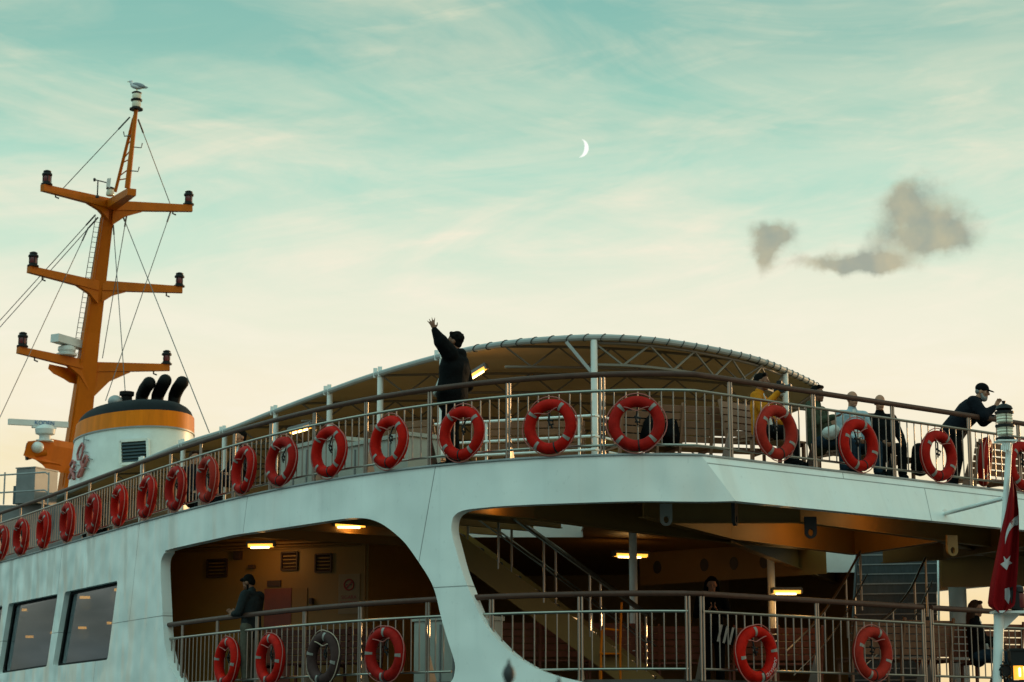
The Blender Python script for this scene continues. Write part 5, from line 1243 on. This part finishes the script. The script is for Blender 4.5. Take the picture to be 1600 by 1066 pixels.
def person(loc, yaw, label, pose=None, top='c_black', legs='c_black', skin='skin', hair='hair', hairstyle='short', scale=1.0, look=(0, 0), lean=None, cap=None, beard=None, fingers='relaxed', shoes='c_black', scarf=None, bare_arm=0.0, hood=False, bulk=1.0, shirt=None):
    """local axes: x to the person's right, y forward, z up; feet on z = 0"""
    J = dict(pelvis=(0, 0, .95), chest=(0, .0, 1.28), neck=(0, -.01, 1.47), head=(0, .015, 1.63),
             sR=(.185, -.01, 1.41), eR=(.25, -.05, 1.13), wR=(.25, .09, .90), sL=(-.185, -.01, 1.41), eL=(-.25, -.05, 1.13), wL=(-.25, .09, .90),
             hR=(.095, 0, .92), kR=(.11, .03, .50), aR=(.11, -.02, .09), hL=(-.095, 0, .92), kL=(-.11, .03, .50), aL=(-.11, -.02, .09))
    if pose: J.update(pose)
    J = {k: Vector(v) for k, v in J.items() if isinstance(v, tuple)}
    t = thing('person', label, 'person', loc); t.rotation_euler = (0, 0, yaw); t.scale = (scale,) * 3
    X = Vector((1, 0, 0)); b = bulk
    sx_ = (J['sR'] - J['sL']).normalized()
    # -- the body, one surface
    m = MB()
    m.cap(J['pelvis'], J['chest'], .125, .14, side=sx_, squash=.68, n=16); m.cap(J['chest'], J['chest'].lerp(J['neck'], .55), .15, .10, side=sx_, squash=.65, n=16)
    m.cap(J['chest'].lerp(J['neck'], .6), J['head'] + Vector((0, -.02, -.03)), .06, .055)
    for s in 'RL':
        m.cap(J['s' + s], J['e' + s], .055, .043); m.cap(J['e' + s], J['w' + s], .042, .028); m.cap(J['chest'].lerp(J['neck'], .5), J['s' + s], .07, .06)
        m.cap(J['h' + s], J['k' + s], .080, .055); m.cap(J['k' + s], J['a' + s], .054, .036); m.cap(J['pelvis'], J['h' + s], .10, .085)
    Rh = Matrix.Rotation(look[0], 3, 'Z') @ Matrix.Rotation(look[1], 3, 'X'); H = J['head']
    def hp(x, y, z): return H + Rh @ Vector((x, y, z))
    m.ell(hp(0, -.012, .03), .076, .094, .093, Rh, 20, 14); m.ell(hp(0, .028, -.045), .057, .066, .070, Rh); m.ell(hp(0, .058, -.098), .030, .028, .022, Rh)
    m.cap(hp(0, .086, .025), hp(0, .106, -.012), .010, .016); m.ell(hp(0, .066, .036), .052, .020, .018, Rh); m.ell(hp(0, .084, -.058), .025, .014, .010, Rh)
    for s in (-1, 1): m.ell(hp(.077 * s, -.005, -.005), .011, .022, .032, Rh); m.ell(hp(.038 * s, .062, -.008), .028, .022, .034, Rh)
    for s in 'RL':
        sg = 1 if s == 'R' else -1; w = J['w' + s]; d = (w - J['e' + s]).normalized()
        # palm frame: along the forearm, thumb towards the body's front/up
        th = pose.get('thumb' + s) if pose else None
        tdir = Vector(th) if th else Vector((-.35 * sg, .9, .25)); hd = Vector(pose['hand' + s]).normalized() if pose and ('hand' + s) in pose else d
        tdir = (tdir - hd * tdir.dot(hd)).normalized(); pn = hd.cross(tdir) * (1 if s == 'L' else -1)     # palm side
        m.cap(w, w + hd * .082, .026, .036, side=tdir, squash=.45)
        curl = (0.05 if fingers == 'spread' else .38) if not (pose and pose.get('curl' + s)) else pose['curl' + s]
        spread = .30 if fingers == 'spread' and s == (pose.get('spreadhand') if pose else None) else .06
        if fingers == 'spread' and s == (pose.get('spreadhand') if pose else None): curl = .06
        else: curl = max(curl, .32)
        for k, (ln, off) in enumerate(((.070, .027), (.078, .010), (.072, -.008), (.056, -.025))):
            ang = spread * (1.5 - k) * .9; base = w + hd * .085 + tdir * off; dd = (hd * math.cos(ang) + tdir * math.sin(ang)).normalized(); p = base; c_ = curl
            for seg, rr in ((.45, .0095), (.32, .0088), (.25, .008)):
                q = p + (dd * math.cos(c_) + pn * math.sin(c_)) * ln * seg; m.cap(p, q, rr, rr * .93, n=8); p = q; c_ += curl
        q0_ = w + hd * .025 + tdir * .024; q1_ = q0_ + (hd * .65 + tdir * (.75 if spread > .1 else .5) + pn * .2).normalized() * .042; m.cap(q0_, q1_, .014, .011, n=8); m.cap(q1_, q1_ + (hd * .85 + tdir * .3 + pn * .15).normalized() * .034, .011, .009, n=8)
    bake(m, 'body', skin, t, .0085, 2)
    # -- clothes
    m = MB(); pl, ch, nk = J['pelvis'], J['chest'], J['neck']
    m.cap(pl + Vector((0, 0, -.02)), pl.lerp(ch, .5), .175 * b, .165 * b, side=sx_, squash=.74, n=18); m.cap(pl.lerp(ch, .5), ch, .165 * b, .18 * b, side=sx_, squash=.70, n=18); m.cap(ch, ch.lerp(nk, .62), .178 * b, .11, side=sx_, squash=.68, n=18); m.cap(ch.lerp(nk, .6), nk.lerp(H, .14), .085, .070)
    for s in 'RL':
        m.cap(ch.lerp(nk, .55), J['s' + s], .095, .078); m.cap(J['s' + s], J['e' + s], .075 * b, .060 * b); m.ell(J['e' + s], .062 * b, .062 * b, .062 * b); m.cap(J['e' + s], J['w' + s].lerp(J['e' + s], bare_arm + .04), .060 * b, .046)
    if hood: m.cap(nk + Vector((-.07, -.07, .0)), nk + Vector((.07, -.07, .0)), .065, .065); m.ell(nk + Vector((0, -.09, -.01)), .11, .07, .085)
    # soft folds: small random ridges on the surface pieces
    bake(m, 'jacket', top, t, .016, 2)
    m = MB()
    for s in 'RL': m.cap(pl + Vector((0, 0, .01)), J['h' + s], .135, .115); m.cap(J['h' + s], J['k' + s], .108, .080); m.cap(J['k' + s], J['a' + s] + Vector((0, 0, .02)), .080, .068)
    bake(m, 'trousers', legs, t, .016, 2)
    for s in 'RL':
        a = J['a' + s]; m = MB(); f = (Vector((0, 1, 0)) if not pose or ('toe' + s) not in pose else Vector(pose['toe' + s])).normalized()
        m.cap(a + Vector((0, 0, -.035)) - f * .05, a + Vector((0, 0, -.045)) + f * .15, .045, .04); m.cap(a, a + Vector((0, 0, -.03)), .047, .05); bake(m, 'shoe', shoes, t, .014, 2)
    # -- hair, hat, beard, eyes
    if hairstyle in ('short', 'curly', 'long'):
        m = MB(); m.ell(hp(0, -.028, .050), .085, .094, .088, Rh, 18, 12); m.ell(hp(0, -.05, -.005), .076, .06, .07, Rh); m.cap(hp(-.05, .05, .105), hp(.05, .05, .105), .028)
        if hairstyle == 'curly':
            rr = random.Random(3)
            for k in range(46):
                a = rr.uniform(0, 6.28); e = rr.uniform(-.1, 1.5); m.ell(hp(.085 * math.cos(a) * math.cos(e), -.03 + .09 * math.sin(a) * math.cos(e), .05 + .088 * math.sin(e)), .021, .021, .021, None, 8, 6)
        if hairstyle == 'long':
            for k in range(9):
                a = math.pi * (1.0 + k / 8) + 0; p0 = hp(.082 * math.cos(a), -.02 + .085 * math.sin(a), .04); p1 = hp(.105 * math.cos(a), -.03 + .09 * math.sin(a), -.13); p2 = hp(.13 * math.cos(a), -.03 + .085 * math.sin(a), -.27); m.cap(p0, p1, .035, .034); m.cap(p1, p2, .034, .022)
        bake(m, 'hair', hair, t, .012, 2)
    if cap:
        m = MB(); m.ell(hp(0, -.018, .055), .088, .105, .085, Rh, 18, 12); m.ell(hp(0, .10, .045), .070, .080, .012, Rh @ Matrix.Rotation(-.12, 3, 'X')); bake(m, 'cap', cap, t, .010, 2)
    if hairstyle == 'fringe':
        m = MB(); m.ell(hp(0, -.05, .0), .078, .06, .055, Rh); bake(m, 'hair', hair, t, .012, 2)
    if beard:
        m = MB(); m.ell(hp(0, .045, -.085), .062, .052, .050, Rh); m.ell(hp(0, .078, -.052), .035, .018, .014, Rh)
        for s in (-1, 1): m.cap(hp(.062 * s, .0, -.02), hp(.045 * s, .045, -.08), .02, .024)
        bake(m, 'beard', beard, t, .010, 2)
    for s in (-1, 1):
        m = MB(); m.ell(hp(.031 * s, .079, .010), .008, .007, .006, Rh, 10, 8); m.build('eye', 'black', t, local=True)
    if scarf:
        m = MB(); m.tube([nk + Vector((.085 * math.cos(a), .02 + .085 * math.sin(a), .03 + .01 * math.sin(3 * a))) for a in np.linspace(0, 2 * math.pi, 17)[:-1]], .04, 10, closed=True); m.build('scarf', scarf, t, local=True)
    if shirt:
        m = MB(); f_ = Vector((-sx_.y, sx_.x, 0)); m.cap(nk + f_ * .055 + Vector((0, 0, .02)), ch.lerp(pl, .9) + f_ * .140 * b, .035, .085, side=sx_, squash=.45); m.v = [tuple(v) for v in m.v]; bake(m, 'shirt', shirt, t, .012, 2)
    return t
def seat(fw=.42, h=.44, spread=.12, shin=0.02):
    """lower body of a seated figure whose hips are at the origin column, feet on the floor"""
    return dict(pelvis=(0, 0, h + .09), chest=(0, -.02, h + .43), neck=(0, -.02, h + .63), head=(0, .01, h + .79), sR=(.185, -.02, h + .56), sL=(-.185, -.02, h + .56),
                eR=(.24, .05, h + .29), wR=(.16, .27, h + .16), eL=(-.24, .05, h + .29), wL=(-.16, .27, h + .16),
                hR=(.095, .02, h + .07), kR=(spread, fw + .02, h + .06), aR=(spread, fw + shin, .09), hL=(-.095, .02, h + .07), kL=(-spread, fw + .02, h + .06), aL=(-spread, fw + shin, .09))
def facing(dx, dy): return math.atan2(dy, dx) - math.pi / 2
def at_floor(px, Y, z): p = atY(px, 700, Y); return (p.x, p.y, z)
ZU = ZB - .03
# 1 the waving man, at the rail, turned to the left
P0 = by_rail(706, .36, ZU + .02)
person(P0, facing(-.97, .24), 'dark haired man in black waving one raised hand above the rail',
       dict(pelvis=(0, 0, .97), chest=(0, -.03, 1.30), neck=(-.0, -.03, 1.50), head=(0, -.02, 1.655), sL=(-.22, -.03, 1.46), eL=(-.37, .05, 1.60), wL=(-.43, .12, 1.745), handL=(-.05, .3, .9), thumbL=(.25, -.6, .3), spreadhand='L',
            sR=(.20, -.05, 1.43), eR=(.29, -.12, 1.14), wR=(.25, .03, .94), kR=(.11, .02, .51), kL=(-.12, .03, .51)),
       top='c_black', legs='c_black', skin='skindark', hairstyle='curly', look=(R(6), R(12)), fingers='spread', bulk=1.55, scale=1.085, shirt='c_white', hood=True)
# 2 photographer in the orange jacket
s2 = seat(); s2.update(eR=(.25, .10, .80), wR=(.12, .30, 1.05), handR=(-.2, .5, .6), thumbR=(-.6, .2, .5), eL=(-.23, .08, .72), wL=(-.12, .32, .62), head=(0, .03, 1.23))
t2 = by_rail(1190, .62, ZU + .06)
person(t2, facing(.93, -.40), 'seated dark haired photographer in an orange jacket', s2, top='c_yellow', legs='c_black', skin='skindark', hairstyle='short', look=(0, 0), shirt='c_white', bulk=1.05)
c = atY(1218, 607, by_rail(1190, .62, 0)[1] - .22); t = thing('camera', 'black camera with a long lens held to the eye of the orange jacketed photographer', 'camera', c)
dl = Vector((.93, -.35, 0)).normalized(); m = MB(); m.box(c, .15, .09, .12, Matrix.Rotation(R(-20), 3, 'Z')); m.box(c + Vector((0, 0, .08)), .07, .06, .05, Matrix.Rotation(R(-20), 3, 'Z')); m.build('camera_body', 'black', t, 0); m = MB(); m.lathe([(.045, 0), (.05, .05), (.045, .08), (.055, .12), (.055, .14)], c + dl * .03, dl.to_track_quat('Z', 'Y').to_matrix(), 14); m.build('lens', 'black', t)
c = atY(1203, 668, 27.75); 
# 3..5 seated row
s3 = seat(); s3.update(eR=(.26, .08, .78), wR=(.10, .30, .86), eL=(-.24, .06, .74), wL=(-.05, .30, .64))
person(by_rail(1279, .7, ZU + .03), facing(.85, -.55), 'seated person in an olive green hooded coat beside the rail post', s3, top='c_green', legs='c_jeans', skin='skindark', hairstyle='short', hood=True, bulk=1.15, look=(R(-8), 0))
c = atY(1297, 677, by_rail(1279, .7, 0)[1] - .38); t = thing('bag', 'white bag on the lap of the person in the olive coat', 'bag', c); m = MB(); m.ell(c, .12, .10, .10); m.ell(c + Vector((.06, -.02, .04)), .08, .08, .08); bake_off = [Vector(v) - c for v in m.v]; m.v = [tuple(v) for v in bake_off]; bake(m, 'bag_body', 'c_white', t, .016, 3)
s4 = seat(spread=.17); s4.update(wR=(.07, .26, .60), wL=(-.07, .27, .60))
person(by_rail(1334, .7, ZU + .03), facing(.25, -.97), 'bald man in a pale blue shirt and jeans seated facing out', s4, top='c_lblue', legs='c_jeans', skin='skin', hairstyle='none', look=(R(8), 0), shirt='c_white')
s5 = seat(spread=.16); s5.update(eL=(-.28, .06, .72), wL=(-.26, .26, .56), wR=(.08, .27, .60))
person(by_rail(1377, .7, ZU + .04), facing(.15, -.99), 'bald man in a black jacket seated right of the man in pale blue', s5, top='c_black', legs='c_black', skin='skin', hairstyle='none', look=(R(-10), R(-4)), bulk=1.08)
# 6 leaning man in the cap
s6 = dict(pelvis=(0, -.12, .94), chest=(0, .12, 1.20), neck=(0, .25, 1.36), head=(0, .33, 1.49), sR=(.19, .20, 1.31), sL=(-.19, .20, 1.31), eR=(.26, .34, 1.10), wR=(.12, .50, 1.24), handR=(-.2, .4, .7), eL=(-.26, .32, 1.10), wL=(-.06, .48, 1.12), hR=(.095, -.10, .91), hL=(-.095, -.10, .91), kR=(.11, -.06, .50), kL=(-.11, -.10, .50), aR=(.11, -.14, .09), aL=(-.11, -.2, .09))
person(by_rail(1503, .40, ZU), facing(.97, -.25), 'grey bearded man in a black cap and dark coat leaning over the rail', s6, top='c_navy', legs='c_black', skin='skin', hairstyle='fringe', hair='beard', cap='c_hat', beard='beard', look=(R(-14), R(-16)), bulk=1.45, scale=1.03)
c = atY(1519, 722, 29.75); m = MB(); m.ell(c + Vector((.1, .25, .35)), .02, .02, .02)
# 7 man in the dark sweater on the lower deck, back turned, looking at a phone
s7 = dict(head=(0, .06, 1.60), neck=(0, 0, 1.47), eL=(-.25, .06, 1.14), wL=(-.10, .27, 1.13), handL=(.3, .6, .3), eR=(.25, .06, 1.14), wR=(.08, .28, 1.14), handR=(-.3, .6, .3))
P7 = at_floor(399, 31.6, ZL); person(P7, facing(-.80, .45), 'bearded man in a dark grey sweater with bowed head behind the lower rail', s7, top='c_grey', legs='c_olive', skin='skindark', hairstyle='short', beard='hair', look=(R(6), R(-38)), scale=1.0, bulk=1.08)
# 8 woman with a phone
s8 = dict(eL=(-.25, .05, 1.15), wL=(-.07, .27, 1.20), handL=(.35, .3, .5), eR=(.25, .05, 1.15), wR=(.07, .27, 1.20), handR=(-.35, .3, .5), head=(0, .04, 1.62))
person(at_floor(1108, 31.6, ZL), facing(-.05, -1), 'long haired woman in black holding a phone at her chest', s8, top='c_black', legs='c_black', skin='skin', hairstyle='long', look=(0, R(-16)), scale=.97)
c = atY(1106, 967, 31.25); m = MB(); m.box(c, .075, .012, .15, Matrix.Rotation(R(35), 3, 'X')); tag(m.build('phone', 'black'), 'dark phone held by the long haired woman', 'phone')
c = atY(1133, 992, 31.45); t = thing('bag', 'black and white striped bag on the arm of the long haired woman', 'bag', c); m = MB(); m.box(c, .30, .14, .26, Matrix.Rotation(R(14), 3, 'Y')); bb = m.build('bag_body', 'c_black', t, 0)
m = MB()
for k in range(3): m.box(c + Matrix.Rotation(R(14), 3, 'Y') @ Vector((-.09 + .09 * k, 0, 0)), .035, .148, .262, Matrix.Rotation(R(14), 3, 'Y'))
m.build('stripes', 'c_white', t, 0)
# 9 woman with a cup at the right
s9 = seat(); s9.update(eR=(.25, .10, .74), wR=(.14, .34, .74), eL=(-.24, .10, .72), wL=(-.12, .34, .66))
person(at_floor(1514, 31.9, ZL), facing(.95, -.30), 'seated woman in a dark coat and jeans on the lower deck near the flagstaff', s9, top='c_black', legs='c_jeans', skin='skin', hair='hairbrown', hairstyle='long', bulk=1.1, look=(R(-6), R(-8)), shirt='c_white')
c = atY(1563, 1005, 31.8); t = thing('cup', 'pale paper cup beside the flagstaff, in front of the seated woman', 'cup', c); m = MB(); m.lathe([(.028, -.05), (.038, .05), (.034, .052), (.025, -.045)], c, n=16); m.build('cup_body', 'c_white', t)
# 10 figures half hidden behind the far run of the rail
person(tuple(V3(RAIL.at(RAIL.hit(84, 790)[0]) - RAIL.out(RAIL.hit(84, 790)[0]) * .75, ZU - .12)), facing(.75, .65), 'dark haired person in black seated behind the far end of the rail', seat(h=.42), top='c_black', legs='c_black', skin='skindark', bulk=1.15, look=(0, R(-10)))
person(tuple(V3(RAIL.at(RAIL.hit(312, 740)[0]) - RAIL.out(RAIL.hit(312, 740)[0]) * .7, ZU)), facing(-.8, -.6), 'dark haired person in black and white seated left of the white lockers', seat(), top='c_black', legs='c_navy', skin='skin', shirt='c_white', bulk=1.1)
person(tuple(V3(RAIL.at(RAIL.hit(233, 760)[0]) - RAIL.out(RAIL.hit(233, 760)[0]) * .8, ZU - .05)), facing(.6, -.8), 'brown haired person sitting low behind the rail below the funnel louvre', seat(), top='c_navy', legs='c_black', skin='skin', hair='hairbrown')
# belongings on the top deck bench
def backpack(px, py, Y, label, s=1.0):
    c = atY(px, py, Y); t = thing('backpack', label, 'backpack', c); m = MB(); m.cap(Vector((0, 0, -.16)) * s, Vector((0, 0, .14)) * s, .16 * s, .13 * s, side=Vector((1, 0, 0)), squash=.7); m.cap(Vector((0, -.12, -.12)) * s, Vector((0, -.12, .0)) * s, .10 * s, .09 * s); bake(m, 'bag_body', 'c_black', t, .016, 3)
    m = MB()
    for q in (-.07, .07): m.tube([Vector((q, .08, .18)) * s, Vector((q, .17, .08)) * s, Vector((q, .16, -.08)) * s, Vector((q, .09, -.16)) * s], .018 * s, 6)
    m.build('strap', 'c_black', t, local=True)
backpack(978, 668, 28.9, 'black backpack behind the lifebuoy nearest the bend', 1.1); backpack(1014, 665, 28.7, 'larger dark backpack right of its twin behind the lifebuoy nearest the bend', 1.0); backpack(1437, 716, 30.2, 'black backpack left of the leaning man, behind a lifebuoy', .9); backpack(1046, 668, 28.8, 'dark bag at the left end of the bench by the bend', .95)
